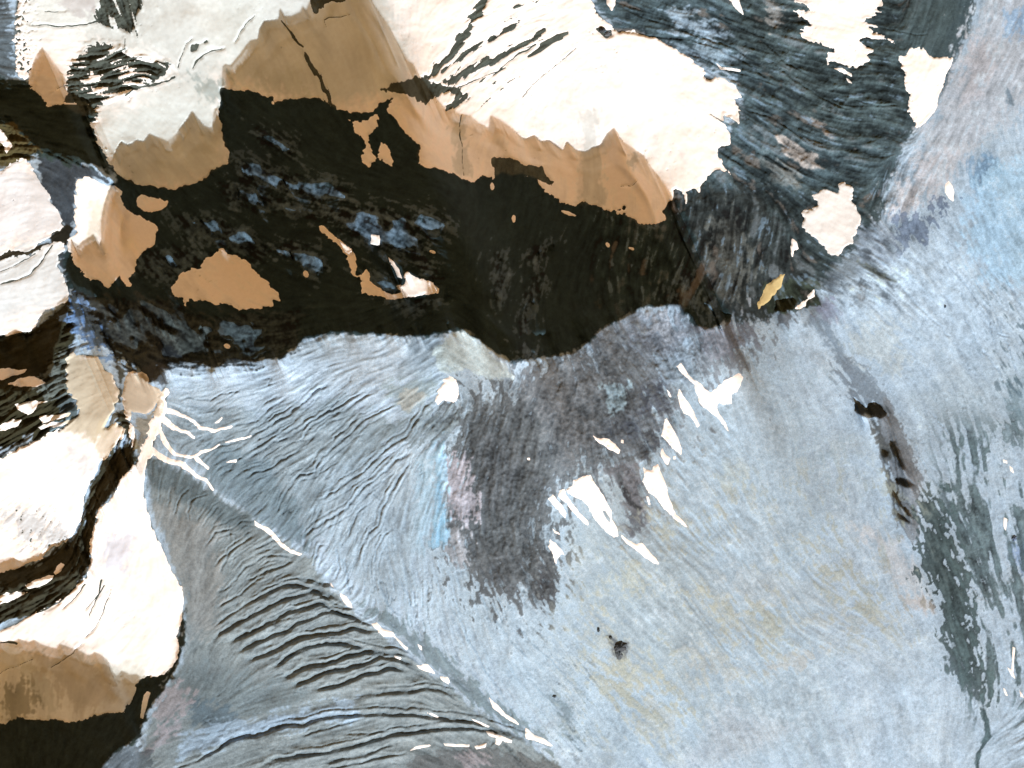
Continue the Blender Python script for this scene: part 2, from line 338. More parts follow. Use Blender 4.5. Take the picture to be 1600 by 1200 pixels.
DG = 'tiny flecks of snow in the deep shadow of the crest'
for lab, x, y, a, b in (('tiny beige snow fleck left of the two crest streaks in the deep shadow', 803, 343, 3, 6), ('tiny golden snow fleck in the right of the deep shadow', 949, 383, 3, 4),
                        ('faint snow fleck just right of the golden one in deep shadow', 986, 389, 4, 2.5), ('olive snow streak under the brown edge of the vast snowfield', 888, 334, 13, 3),
                        ('tiny brown snow fleck under the black notch of the vast snowfield', 769, 292, 3, 6), ('small brown snow fleck right of the ochre tent', 480, 429, 4, 5),
                        ('tiny snow fleck above the white end of the curved strip', 677, 396, 5, 2.5), ('small ochre snow fleck below the ochre tent', 358, 541, 5, 4)):
    snow('snow_patch', lab, ' '.join('%g,%g' % (x+a*math.cos(t), y+b*math.sin(t)+.3*a*math.cos(t)) for t in np.arange(8)*math.pi/4), .6, DG)

# rock showing through the snow: (outline, edge roughness)
HOLES = [('102,150 103,130 108,108 113,92 130,85 138,72 155,66 190,72 205,88 230,92 268,100 262,112 240,128 215,138 180,150 155,165 150,180 140,200 60,240 60,170 98,166', 7),
 ('145,25 155,10 150,-80 228,-80 222,10 215,25 213,42 215,60 210,45 203,52 185,45 165,42 150,32', 4),
 ('595,142 620,128 650,122 680,128 695,140 680,150 665,165 650,150 620,148', 4),
 ('768,248 790,245 820,258 848,262 853,272 865,285 862,293 848,283 820,275 812,277 820,285 835,292 845,300 800,300 780,290 770,262', 2),
 ('931,45 940,42 948,48 955,46 956,55 948,59 938,52', 1), ('0,0 18,0 22,60 20,120 -60,130 -60,-80 8,-80', 10),
 ('939,795 945,797 952,808 951,815 944,806', .5), ('825,88 845,68 870,54 887,52 870,65 845,80', 2),
 ('488,0 496,-12 545,-12 540,2 512,8 492,20', 4),
 ]
HOLELINES = [('50,38 70,39 90,42 115,41 135,38 152,32', 1.2, 1.8), ('70,17 85,18 100,17', .8, .8), ('300,108 306,98 318,86 335,79 350,76', 1.5, 1), ('299,80 310,70 322,66', 3, 2),
 ('368,65 375,52 385,38 398,25', .8, .8), ('440,32 455,52 470,72 485,100 500,125 510,145 522,168', 1, 4.5), ('668,120 690,103 705,90 715,70 728,50 738,30 748,18 756,-5', 5, 5),
 ('690,110 720,92 745,72 780,52 812,35', 4, 3), ('700,128 730,112 760,100 800,82 830,62 850,48', 5, 4), ('712,140 750,122 790,106', 1.2, 1.2), ('672,128 690,138 710,142 725,150 712,160 700,166', 4, 5),
 ('815,152 835,130 855,112 880,92 900,75', .7, .7), ('922,-5 938,15 955,32 968,46', 1.5, 2.5), ('722,180 718,200 722,230 725,275', 1.2, .7), ('510,42 507,32 515,28 535,28 548,23', 1, .8),
 ('1110,178 1125,188 1140,196', 1, 2), ('770,118 800,92 838,70', 1.5, 1.5), ('0,445 25,438 48,428 62,415 72,398 84,384', 1.6, 1.6), ('0,426 22,416 42,405 55,396', .7, 1.2),
 ('0,402 20,398 45,394 60,386 78,374', 1.5, 2), ('80,145 100,135 130,135', .5, .5), ('175,920 165,950 150,980 135,995', .8, .8), ('160,905 155,930 140,960', 2, .8), ('165,915 150,935 135,950', 1.5, .8),
 ('120,915 95,940 60,958', 2, 2), ('135,912 118,935 100,950', 1.5, .8), ('130,1005 115,1020 80,1043', .6, 1), ('0,985 25,975 38,966', 1.6, 1), ('60,1155 60,1120', .5, .5), ('0,1052 25,1040 52,1030', .7, .7),
 ('0,1005 14,1003 28,1005', 1, 2), ('195,80 196,60', .5, 1), ('278,105 290,68 300,62', 1.2, .7), ('198,148 208,138 235,135 262,126 274,122', 1.8, 1.8),
 ('203,150 200,155', .8, .8), ('190,700 196,690', .5, .5), ('970,292 985,290 995,284', .8, .6)]

# what lies in the shadow of the crests: (outline, edge noise)
SHADE = [
 ('348,105 352,100 360,102 375,85 382,75 392,62 402,60 405,45 412,32 430,30 435,30 437,10 443,24 455,24 470,18 473,8 478,17 486,0 492,-30 530,-60 560,-40 580,2 600,30 615,55 625,80 630,93 645,100 655,122 665,135 672,150 690,165 695,180 708,168 714,178 735,182 748,192 763,198 766,180 780,186 800,200 815,214 822,216 835,210 845,220 858,218 880,234 885,220 900,234 915,236 925,230 938,226 948,208 960,198 966,212 975,222 990,232 1006,242 1015,258 1030,275 1040,290 1046,300 1052,312 1060,345 1070,375 1080,400 1092,418 1100,432 1108,448 1105,462 1115,478 1130,485 1145,492 1135,505 1120,510 1100,514 1085,505 1075,490 1060,478 1040,478 1010,478 990,492 975,500 955,505 940,515 920,530 905,545 890,553 860,558 830,562 810,560 795,566 780,560 765,545 745,530 728,516 715,512 690,520 660,524 630,526 600,522 560,518 520,520 490,525 470,535 460,545 440,560 400,566 350,560 300,550 250,530 215,505 160,470 150,460 130,450 115,440 105,412 112,395 113,375 124,385 130,378 148,367 160,385 160,345 165,320 172,298 180,285 210,240 230,212 232,208 245,212 255,218 262,222 272,212 280,200 292,185 300,172 308,183 320,196 330,199 336,170 345,165 347,140', 1.6),
 ('-80,132 0,128 40,130 47,112 55,90 65,72 75,86 86,100 98,115 104,140 125,150 145,160 140,180 152,215 158,235 172,254 175,256 178,243 182,232 190,220 200,226 215,218 225,221 235,215 240,300 200,300 180,285 150,262 120,245 90,238 60,228 30,205 0,190 -80,195', 2),
 ('-80,527 10,522 25,515 45,520 58,505 60,495 75,488 90,475 105,462 112,460 108,480 100,495 95,510 85,545 90,570 75,600 40,610 -80,612', 3),
 ('-80,1000 0,1000 25,1007 30,998 45,1003 55,1000 65,1006 75,1010 90,1013 95,1005 110,1011 125,1016 140,1024 150,1018 162,1024 172,1035 175,1048 185,1055 192,1047 205,1053 215,1052 222,1058 228,1055 245,1055 262,1048 275,1030 280,1000 283,960 290,950 288,990 285,1030 270,1060 245,1090 230,1120 215,1150 190,1170 160,1200 140,1280 -80,1280', 2),
 ('-80,880 0,876 20,870 30,875 45,872 55,868 70,862 80,850 100,845 115,835 122,832 128,860 120,880 95,900 60,905 20,915 -80,925', 2.5),
 ('150,770 160,740 168,722 185,705 203,695 212,700 210,725 190,748 180,765 160,785 150,800 145,850 142,885 130,905 120,890 130,850 133,800', 3),
 ('112,458 160,465 230,500 300,545 400,560 330,574 270,574 235,600 200,570 160,540 135,500', 12),
 ('1212,470 1225,462 1245,468 1238,482 1205,488', 2.5),
 ('1333,622 1352,637 1362,628 1368,628 1390,645 1375,652 1345,648 1335,640', 2), ('1390,688 1401,686 1405,710 1412,732 1405,728 1396,705', 1.2), ('1377,702 1388,706 1385,714 1378,710', 1),
 ('1396,746 1412,748 1425,758 1410,762 1400,756', 1.2), ('1400,800 1415,808 1428,820 1418,818 1404,808', 1), ('1395,770 1412,790 1420,805 1405,792', 2.5)]
# sunlit places inside that shadow: (outline, share of it that is lit)
LITIN = [('634,430 641,426 652,435 668,440 669,445 668,464 640,464 628,452', .98), ('531,377 548,389 552,392 545,394 536,386', .9), ('578,365 598,366 598,387 578,386', .98), ('608,404 630,420 632,438 620,436', .9),
 ('672,440 684,455 679,456 672,447', .9), ('365,250 400,255 440,270 530,290 545,310 500,320 440,300 380,285', .42), ('395,205 412,205 435,215 465,225 460,245 440,240 410,222', .4),
 ('350,290 400,290 430,310 480,330 560,325 620,335 625,365 580,370 540,350 490,340 430,330 360,320', .36), ('655,340 690,340 702,352 680,370 662,368 640,352', .62),
 ('560,330 640,340 660,380 690,440 670,436 640,400 600,390 560,370 510,345', .42), ('430,385 460,380 500,400 510,420 495,435 470,410 440,400', .45), ('270,340 330,340 400,370 430,400 400,410 340,380 290,370', .3),
 ('210,390 300,390 330,400 300,415 260,440 220,430', .3), ('830,390 860,380 850,400 825,415', .55), ('838,430 848,430 840,470 825,500 812,525 815,500 822,465 830,445', .35), ('775,400 790,405 790,450 780,480 772,440', .3),
 ('1060,430 1095,432 1090,445 1065,442', .35), ('1040,460 1110,470 1115,490 1085,478 1050,470', .35), ('560,420 620,440 620,458 585,450 565,430', .3), ('620,470 680,470 670,485 625,482', .2), ('815,540 830,542 835,558 815,556', .5), ('125,470 270,475 340,510 330,555 250,565 180,545', .55), ('340,500 470,490 460,540 400,565 330,560', .35)]

# lit tones of rock and ash, some shade painted in: (outline, photographed sRGB, soft edge, edge noise, opacity)
TONE = [
 ('640,560 1200,520 1300,700 1300,1200 900,1200 700,1000 600,800', (172,192,203), 90, 30, .8),
 ('880,680 1000,720 1080,830 1150,960 1100,1100 960,1060 880,960', (158,172,176), 60, 40, .75),
 ('930,-80 930,0 960,45 1050,75 1150,125 1157,160 1120,230 1060,300 1050,350 1100,480 1140,512 1240,485 1290,450 1340,390 1385,335 1395,280 1425,215 1480,140 1515,60 1530,0 1540,-80', (76,92,96), 14, 10, 1),
 ('1150,-80 1150,60 1250,170 1330,240 1400,200 1480,120 1510,-80', (72,86,87), 25, 10, .9),
 ('1040,20 1075,15 1120,45 1130,60 1060,50', (150,170,185), 14, 12, .7), ('1050,70 1100,72 1160,90 1140,100 1070,82', (145,165,178), 10, 8, .6),
 ('1200,0 1222,15 1225,40 1205,40', (150,148,142), 10, 8, .7),
 ('1218,215 1240,222 1275,245 1282,262 1260,262 1230,245', (165,158,150), 8, 5, .9), ('1270,188 1285,190 1300,212 1290,215', (160,150,140), 6, 4, .7), ('1200,250 1240,262 1250,290 1200,285', (140,145,142), 12, 9, .7),
 ('1060,300 1160,290 1260,330 1290,420 1270,480 1150,512 1095,470 1060,370', (52,58,57), 22, 10, .95),
 ('1110,350 1150,330 1175,400 1150,470 1115,470 1105,420', (88,92,88), 18, 16, .8),
 ('1170,250 1240,300 1330,270 1390,300 1380,340 1330,400 1290,440 1250,400 1200,330', (62,74,75), 18, 10, .8),
 ('1285,440 1330,395 1350,410 1345,430 1310,440 1290,480 1260,500 1290,465', (105,115,122), 14, 8, .8),
 ('1385,345 1410,280 1450,190 1480,120 1520,50 1560,-80 1680,-80 1680,60 1590,170 1530,240 1480,300 1420,330', (180,187,193), 26, 16, .95),
 ('1390,345 1405,300 1440,245 1500,235 1480,280 1440,310 1400,350', (186,184,185), 20, 12, .7), ('1510,60 1545,60 1555,100 1530,150 1500,160', (182,180,182), 20, 12, .7),
 ('1570,20 1600,10 1680,0 1680,60 1600,60 1575,50', (128,158,185), 16, 10, .8), ('1515,250 1545,225 1570,270 1560,310 1520,310', (112,145,172), 14, 10, .85), ('1572,135 1582,150 1585,165 1575,168', (110,128,140), 5, 3, .9),
 ('1540,260 1680,230 1680,420 1600,450 1540,430 1500,360', (168,202,222), 28, 18, .75), ('1500,300 1560,300 1600,380 1560,460 1510,400', (168,200,222), 25, 12, .7),
 ('1395,345 1420,340 1460,325 1480,310 1470,345 1450,355 1450,385 1420,380 1400,400 1392,370', (105,120,140), 8, 12, .9),
 ('1335,360 1390,350 1400,400 1390,415 1345,410', (135,148,160), 12, 8, .8), ('1340,408 1370,418 1400,440 1390,440 1360,425', (105,112,105), 4, 3, .9),
 ('1205,485 1240,490 1235,505 1212,512', (95,98,100), 7, 6, .9), ('1270,470 1300,465 1318,505 1290,500 1265,490', (135,140,158), 9, 8, .8), ('1265,500 1290,530 1310,570 1340,640 1355,640 1330,580 1310,530 1280,495', (125,140,152), 7, 7, .85),
 ('1310,570 1340,560 1375,600 1400,640 1395,660 1360,640 1325,620', (120,132,142), 9, 14, .8),
 ('1320,510 1400,500 1410,570 1380,580 1340,550', (180,190,190), 20, 16, .7),
 ('1360,640 1390,625 1412,680 1440,740 1438,800 1434,850 1405,830 1392,760 1375,720', (126,133,138), 6, 8, .95),
 ('1364,640 1372,660 1385,690 1392,720 1398,760 1402,808 1396,806 1388,760 1380,720 1370,685 1358,655', (84,88,88), 5, 4, .9),  # band painted dark for the shaded channel of the crag
 ('1425,610 1600,560 1680,560 1680,660 1500,690 1440,640', (178,196,206), 30, 15, .7), ('1330,820 1400,840 1440,900 1470,960 1440,960 1380,880', (192,198,202), 25, 14, .8),
 ('1438,775 1470,770 1485,800 1495,860 1515,930 1525,1000 1540,1060 1540,1090 1500,1050 1480,1010 1462,950 1435,900', (74,88,90), 8, 17, 1),
 ('1470,1000 1500,1010 1530,1060 1535,1100 1510,1080 1480,1045', (80,95,98), 8, 12, .9), ('1575,600 1590,600 1600,700 1570,690', (90,108,112), 9, 14, .8),
 ('1533,1085 1542,1120 1548,1150 1530,1178 1530,1215 1523,1215 1524,1178 1540,1148 1535,1120', (80,98,102), 3, 2, 1),
 ('1565,620 1600,560 1680,540 1680,640 1600,700', (150,172,182), 20, 14, .6), ('1575,850 1680,840 1680,900 1590,900', (135,160,195), 16, 8, .8),
 # central lava and cinder
 ('640,662 680,642 780,602 812,575 900,545 1000,478 1060,482 1110,512 1150,515 1175,545 1130,590 1060,600 1045,690 1005,730 1000,770 1015,815 990,830 970,790 960,740 900,740 860,790 862,830 872,900 840,945 770,930 705,885 690,830 692,690', (124,132,138), 34, 40, .95),
 ('690,650 790,610 850,620 860,700 840,740 860,790 860,830 872,905 840,940 775,925 730,880 700,850 735,800 720,740 700,700', (98,106,109), 44, 44, .9),
 ('745,690 790,680 800,740 790,800 750,790', (80,83,88), 12, 14, .8), ('840,850 872,850 870,935 845,940 830,900', (78,80,82), 10, 12, .9), ('720,850 800,870 820,930 760,925', (86,88,90), 14, 14, .8),
 ('960,600 1040,590 1040,640 1000,660 960,640', (82,88,98), 10, 12, .85), ('990,670 1030,670 1030,700 1005,720', (70,75,82), 8, 8, .8), ('930,660 1000,640 1000,690 940,690', (108,118,132), 12, 8, .8),
 ('920,730 1000,720 1000,775 1010,800 990,800 975,780 965,750', (112,114,118), 8, 6, .9), ('965,735 974,760 985,780 1003,792 997,796 980,785 968,765', (62,64,66), 3, 3, .95), ('980,800 1010,805 1000,825 985,835', (95,98,102), 6, 6, .8),
 ('890,470 1010,480 1080,500 1060,560 960,560 900,545', (118,127,138), 22, 14, .6), ('1010,485 1040,480 1060,520 1040,545 1015,520', (150,155,160), 12, 10, .6), ('1080,505 1180,510 1170,540 1120,560 1090,540', (105,108,115), 12, 10, .7),
 ('800,600 900,560 960,590 920,640 850,640', (138,140,142), 20, 18, .7), ('850,640 930,640 940,690 880,720', (128,128,130), 18, 14, .7),
 ('690,650 790,598 870,555 960,510 1010,560 1020,620 990,700 950,735 870,760 872,900 770,925 700,860', (92,99,102), 36, 40, .75),
 ('690,720 720,715 735,750 750,790 730,812 705,790 690,750', (172,170,178), 12, 16, .6), ('700,860 715,820 735,840 720,890', (150,155,160), 9, 12, .7),
 ('680,690 694,680 694,780 700,840 690,850 676,850 680,760', (140,188,215), 8, 6, .8), ('650,720 685,700 680,800 665,860 640,850', (160,190,205), 14, 8, .7), ('1030,560 1080,530 1080,600 1040,600', (150,170,185), 14, 12, .6), ('940,600 985,600 975,630 955,650', (150,175,185), 8, 6, .7),
 # cinder shoulder left of the centre
 ('455,540 520,522 620,525 640,530 630,545 560,560 460,560', (140,150,152), 8, 9, .8), ('620,530 700,515 690,560 650,600 620,590', (128,142,150), 14, 8, .8),
 ('676,552 715,511 735,518 765,546 795,578 802,592 770,590 730,578 690,582', (190,206,206), 5, 3, .98), ('465,548 600,530 640,540 600,600 480,600', (172,188,198), 20, 10, .7),
 ('600,600 680,590 670,640 620,645', (142,158,160), 14, 8, .8), ('622,612 650,606 662,618 640,642 625,640', (165,168,160), 6, 4, .8), ('582,668 605,658 625,660 625,672 605,682 585,685', (88,95,92), 6, 7, .9),
 ('560,660 720,640 700,690 640,690 600,700 560,700', (130,146,152), 16, 9, .7),
 # streaked slopes
 ('262,600 400,640 520,620 600,660 600,720 560,770 520,810 490,860 420,800 330,740 250,690', (138,154,161), 28, 14, .95), ('262,612 330,600 430,590 420,620 330,640 270,640', (165,182,192), 18, 10, .7),
 ('330,690 420,720 470,790 480,860 400,815 330,760', (108,126,134), 14, 9, .85), ('500,720 640,720 660,900 600,960 520,860', (158,176,186), 30, 12, .8),
 ('228,712 335,765 400,812 475,865 540,945 640,1020 720,1085 880,1195 900,1280 200,1280 235,1120 285,1030 290,940 262,845 232,770', (140,152,154), 10, 5, 1),
 ('230,712 280,730 340,770 400,815 390,835 320,800 260,765 232,760', (96,110,114), 12, 6, .9), ('235,780 330,820 350,900 340,980 300,1000 290,940 262,845', (142,146,144), 25, 10, .8),
 ('285,1030 400,1060 480,1080 420,1120 330,1110 270,1080', (116,130,134), 25, 14, .8), ('300,1095 360,1100 380,1130 340,1145 300,1130', (90,108,118), 12, 9, .8),
 ('245,1080 300,1070 290,1110 260,1130 240,1110', (158,152,155), 10, 12, .7), ('250,1130 290,1125 280,1150 230,1170', (165,160,165), 10, 9, .7), ('290,1140 400,1120 560,1090 560,1115 420,1140 330,1175 280,1185', (160,182,200), 12, 8, .7),
 ('640,1180 700,1168 760,1165 800,1175 880,1195 900,1280 620,1280', (98,102,102), 10, 8, .85), ('715,1175 760,1178 770,1195 720,1190', (150,145,148), 8, 6, .6), ('560,940 640,1010 720,1080 790,1130 870,1175 840,1140 760,1080 680,1010 620,960', (105,122,126), 9, 8, .8),
 ('140,1200 170,1150 215,1150 240,1180 220,1280 120,1280', (70,78,82), 12, 12, .8),
 # pale ash with olive dust
 ('1080,930 1150,950 1200,955 1290,960 1380,940 1410,970 1400,990 1280,975 1200,1000 1130,985', (166,170,160), 14, 26, .5), ('930,960 980,1010 1020,1060 1020,1080 970,1070 920,1000', (168,172,162), 16, 26, .45),
 ('1020,1060 1060,1120 1050,1170 1000,1150 980,1100', (172,174,162), 16, 26, .45), ('1060,1000 1180,1040 1150,1065 1070,1045', (175,178,170), 16, 26, .4), ('1400,925 1440,935 1462,955 1420,955', (172,164,156), 9, 14, .5), ('1290,1010 1250,1045 1190,1045 1220,1025', (172,176,172), 9, 10, .7),
 ('1120,900 1200,880 1330,900 1300,950 1150,940', (168,180,185), 28, 18, .6), ('950,990 965,1000 978,1002 980,1015 968,1030 955,1018', (95,100,104), 5, 4, .9), ('1130,1100 1240,1140 1130,1190 1060,1200', (180,190,198), 28, 10, .5),
 ('860,1080 890,1100 895,1130 905,1160 890,1150 875,1120', (120,138,145), 6, 9, .7),
 # old snow-free rock at the left
 ('-80,-80 15,-80 20,60 30,110 20,125 -80,130', (98,108,112), 10, 10, 1), ('60,240 90,235 125,250 150,265 170,285 120,280 118,350 105,355 85,325 65,290 62,260', (70,78,84), 5, 4, 1),
 ('-80,125 60,130 150,165 175,260 270,295 60,245 30,255 -80,270', (50,62,58), 8, 6, 1), ('-80,200 20,195 60,235 40,250 15,262 -80,268', (88,76,42), 7, 7, .8), ('100,135 115,90 190,70 270,100 200,150 130,180', (66,66,60), 6, 5, 1), ('145,-80 228,-80 222,40 205,55 150,35', (82,82,76), 5, 4, 1),
 ('85,350 118,355 105,385 80,385', (38,36,28), 4, 3, 1), ('-80,395 85,378 95,385 0,412 -80,412', (60,54,40), 4, 3, 1),
 ('90,395 120,395 130,440 240,452 330,480 440,485 460,545 400,570 250,580 235,600 200,570 165,545 110,470', (62,70,74), 8, 8, 1), ('150,470 260,480 330,520 300,560 200,550', (74,80,80), 16, 12, .8),
 ('110,458 125,462 140,490 160,505 168,540 178,560 165,555 140,535 125,520 130,505 108,500 115,490', (104,134,172), 6, 10, .85),
 ('-80,525 60,510 112,465 120,520 110,560 105,610 125,650 100,672 0,720 -80,725', (56,54,38), 6, 4, 1), ('60,585 100,550 108,600 85,630 60,612', (125,135,130), 5, 10, .55), ('-80,730 -80,700 0,700 50,680 50,690 0,715', (150,165,175), 4, 5, .8), ('65,665 118,652 125,662 80,672', (120,145,155), 3, 3, .8), ('90,620 120,625 122,650 95,648', (84,96,98), 4, 4, .9),
 ('178,645 205,640 215,700 220,720 190,760 155,800 145,880 120,930 60,960 -80,990 -80,905 60,880 120,835 135,780 150,740 165,715 200,690 190,660', (62,60,46), 5, 5, 1), ('180,560 200,580 195,600 190,640 186,620 188,600', (84,84,74), 4, 3, 1),
 ('215,655 245,640 232,690 215,720 212,700', (150,140,115), 5, 6, .8), ('190,585 265,560 260,610 240,592 215,578', (72,76,78), 6, 5, .9)]

# gullies: (points, half width, depth)
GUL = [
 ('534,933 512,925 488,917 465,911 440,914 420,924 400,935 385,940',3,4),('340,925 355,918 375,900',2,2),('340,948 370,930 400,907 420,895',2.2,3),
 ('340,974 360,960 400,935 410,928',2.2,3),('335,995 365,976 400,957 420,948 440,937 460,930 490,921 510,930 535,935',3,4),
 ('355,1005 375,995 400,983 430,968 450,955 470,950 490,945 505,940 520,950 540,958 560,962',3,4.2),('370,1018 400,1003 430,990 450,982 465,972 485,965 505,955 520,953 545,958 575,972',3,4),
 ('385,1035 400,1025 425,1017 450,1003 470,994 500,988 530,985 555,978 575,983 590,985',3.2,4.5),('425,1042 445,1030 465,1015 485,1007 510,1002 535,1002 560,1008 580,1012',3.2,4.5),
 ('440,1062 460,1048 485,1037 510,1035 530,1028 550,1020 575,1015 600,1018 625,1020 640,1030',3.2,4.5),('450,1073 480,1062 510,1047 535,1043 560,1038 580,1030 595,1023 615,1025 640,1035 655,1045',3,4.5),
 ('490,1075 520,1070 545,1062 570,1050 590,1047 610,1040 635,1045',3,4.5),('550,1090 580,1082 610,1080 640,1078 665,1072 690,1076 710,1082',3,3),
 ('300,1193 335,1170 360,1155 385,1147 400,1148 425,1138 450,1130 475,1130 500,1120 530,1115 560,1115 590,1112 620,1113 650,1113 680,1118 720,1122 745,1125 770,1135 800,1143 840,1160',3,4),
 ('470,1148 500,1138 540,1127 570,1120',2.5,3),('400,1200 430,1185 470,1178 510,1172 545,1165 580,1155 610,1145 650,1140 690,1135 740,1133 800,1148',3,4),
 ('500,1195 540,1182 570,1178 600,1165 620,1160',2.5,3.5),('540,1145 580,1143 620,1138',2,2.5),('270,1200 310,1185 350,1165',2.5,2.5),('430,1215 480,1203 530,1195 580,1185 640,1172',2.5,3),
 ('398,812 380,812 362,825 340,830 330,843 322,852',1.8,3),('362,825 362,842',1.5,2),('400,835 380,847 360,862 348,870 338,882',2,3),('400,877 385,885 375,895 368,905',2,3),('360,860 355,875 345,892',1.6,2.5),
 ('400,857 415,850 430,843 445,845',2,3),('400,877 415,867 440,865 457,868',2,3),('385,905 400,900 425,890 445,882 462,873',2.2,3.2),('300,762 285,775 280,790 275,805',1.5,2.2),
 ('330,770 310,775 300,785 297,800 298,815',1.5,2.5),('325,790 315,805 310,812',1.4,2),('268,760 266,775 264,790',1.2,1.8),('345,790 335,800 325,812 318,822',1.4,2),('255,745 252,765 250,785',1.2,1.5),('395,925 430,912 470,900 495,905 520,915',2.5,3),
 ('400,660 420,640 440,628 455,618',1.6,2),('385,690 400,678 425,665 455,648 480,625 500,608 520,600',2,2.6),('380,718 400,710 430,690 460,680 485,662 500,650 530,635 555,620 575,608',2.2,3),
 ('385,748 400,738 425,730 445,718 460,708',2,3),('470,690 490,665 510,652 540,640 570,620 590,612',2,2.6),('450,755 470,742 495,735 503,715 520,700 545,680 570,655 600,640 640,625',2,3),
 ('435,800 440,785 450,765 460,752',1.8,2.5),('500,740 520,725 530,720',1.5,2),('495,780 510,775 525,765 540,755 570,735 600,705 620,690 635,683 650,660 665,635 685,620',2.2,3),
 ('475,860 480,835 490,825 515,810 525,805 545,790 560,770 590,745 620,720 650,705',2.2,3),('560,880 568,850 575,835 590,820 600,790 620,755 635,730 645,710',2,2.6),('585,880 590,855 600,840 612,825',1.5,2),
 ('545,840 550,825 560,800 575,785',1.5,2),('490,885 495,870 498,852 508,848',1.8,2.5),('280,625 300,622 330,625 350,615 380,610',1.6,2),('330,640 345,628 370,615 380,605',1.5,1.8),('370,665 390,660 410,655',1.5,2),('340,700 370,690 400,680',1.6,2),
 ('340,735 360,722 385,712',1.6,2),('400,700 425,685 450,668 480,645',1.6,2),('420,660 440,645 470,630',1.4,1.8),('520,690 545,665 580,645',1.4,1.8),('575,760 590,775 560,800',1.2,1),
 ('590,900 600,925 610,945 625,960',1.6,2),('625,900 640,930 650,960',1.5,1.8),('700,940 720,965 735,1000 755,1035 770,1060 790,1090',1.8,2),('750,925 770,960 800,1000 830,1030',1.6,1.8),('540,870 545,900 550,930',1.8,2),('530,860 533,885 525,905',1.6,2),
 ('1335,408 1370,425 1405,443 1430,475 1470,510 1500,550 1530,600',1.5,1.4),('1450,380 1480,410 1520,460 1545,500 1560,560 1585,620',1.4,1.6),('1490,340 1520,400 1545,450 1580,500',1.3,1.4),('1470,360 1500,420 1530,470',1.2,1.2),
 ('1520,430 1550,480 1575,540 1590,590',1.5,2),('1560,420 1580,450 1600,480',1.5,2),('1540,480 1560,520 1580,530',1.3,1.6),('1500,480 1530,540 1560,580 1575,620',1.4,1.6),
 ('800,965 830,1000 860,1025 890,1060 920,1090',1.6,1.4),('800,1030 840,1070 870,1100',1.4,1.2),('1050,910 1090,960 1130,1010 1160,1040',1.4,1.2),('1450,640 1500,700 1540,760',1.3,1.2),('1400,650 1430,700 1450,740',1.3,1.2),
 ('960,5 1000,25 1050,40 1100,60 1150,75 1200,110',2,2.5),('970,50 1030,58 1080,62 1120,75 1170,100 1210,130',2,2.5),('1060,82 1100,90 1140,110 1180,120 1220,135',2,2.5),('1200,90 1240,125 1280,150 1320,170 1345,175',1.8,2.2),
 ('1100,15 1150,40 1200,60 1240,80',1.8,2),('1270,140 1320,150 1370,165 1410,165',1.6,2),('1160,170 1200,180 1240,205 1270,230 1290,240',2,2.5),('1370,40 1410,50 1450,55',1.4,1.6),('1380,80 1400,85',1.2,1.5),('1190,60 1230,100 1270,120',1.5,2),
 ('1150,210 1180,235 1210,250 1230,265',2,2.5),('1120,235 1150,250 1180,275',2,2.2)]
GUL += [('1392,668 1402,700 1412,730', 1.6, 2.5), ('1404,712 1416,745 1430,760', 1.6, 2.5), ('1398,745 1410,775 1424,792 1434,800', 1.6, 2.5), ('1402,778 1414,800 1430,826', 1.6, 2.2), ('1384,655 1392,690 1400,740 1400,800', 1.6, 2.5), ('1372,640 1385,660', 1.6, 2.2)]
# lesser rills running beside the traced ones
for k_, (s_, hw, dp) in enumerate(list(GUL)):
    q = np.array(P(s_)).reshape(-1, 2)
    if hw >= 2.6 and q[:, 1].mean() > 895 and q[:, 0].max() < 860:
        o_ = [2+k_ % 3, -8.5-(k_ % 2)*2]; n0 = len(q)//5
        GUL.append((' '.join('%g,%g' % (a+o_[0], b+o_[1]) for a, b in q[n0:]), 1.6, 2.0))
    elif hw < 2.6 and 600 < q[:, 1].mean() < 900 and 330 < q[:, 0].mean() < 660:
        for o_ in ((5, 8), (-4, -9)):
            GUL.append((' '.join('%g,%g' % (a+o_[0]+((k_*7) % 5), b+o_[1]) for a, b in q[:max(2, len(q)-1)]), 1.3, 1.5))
print('data ready')

# ------------------------------------------------------------------ snow cover
WX = 2.2*N3 + 0.9*GR; WY = 2.2*N4 + 0.9*np.roll(GR, 57, 0)
hole = np.full(PX.shape, -50.0, np.float32)
for s_, r_ in HOLES:
    d, w_ = sdf(P(s_), 20)
    d = d + r_*(.55*MID[w_] + .7*N3[w_]) * smooth(-np.abs(d), -14, -1)
    hole[w_] = np.maximum(hole[w_], d)
# snow caught between the blocks of the two crag fields
crg = ((np.abs(PX-185) < 95) & (PY > 62) & (PY < 165)) | ((np.abs(PX-185) < 45) & (PY < 62))
hole = np.where(crg & (MID + .6*N3 > .75), np.minimum(hole, -1.5), hole)
for s_, w0, w1 in HOLELINES:
    if max(w0, w1) <= 2: w0 *= .7; w1 *= .7
    d, t, w_ = line_dist(P(s_), 12, 1.6*N3, 1.6*N4)
    big = max(w0, w1) > 2.2
    r = (w0+(w1-w0)*t)
    v = r*(1 + (.55 if big else .2)*FINE[w_] + .25*N3[w_]) - d
    hole[w_] = np.maximum(hole[w_], v)
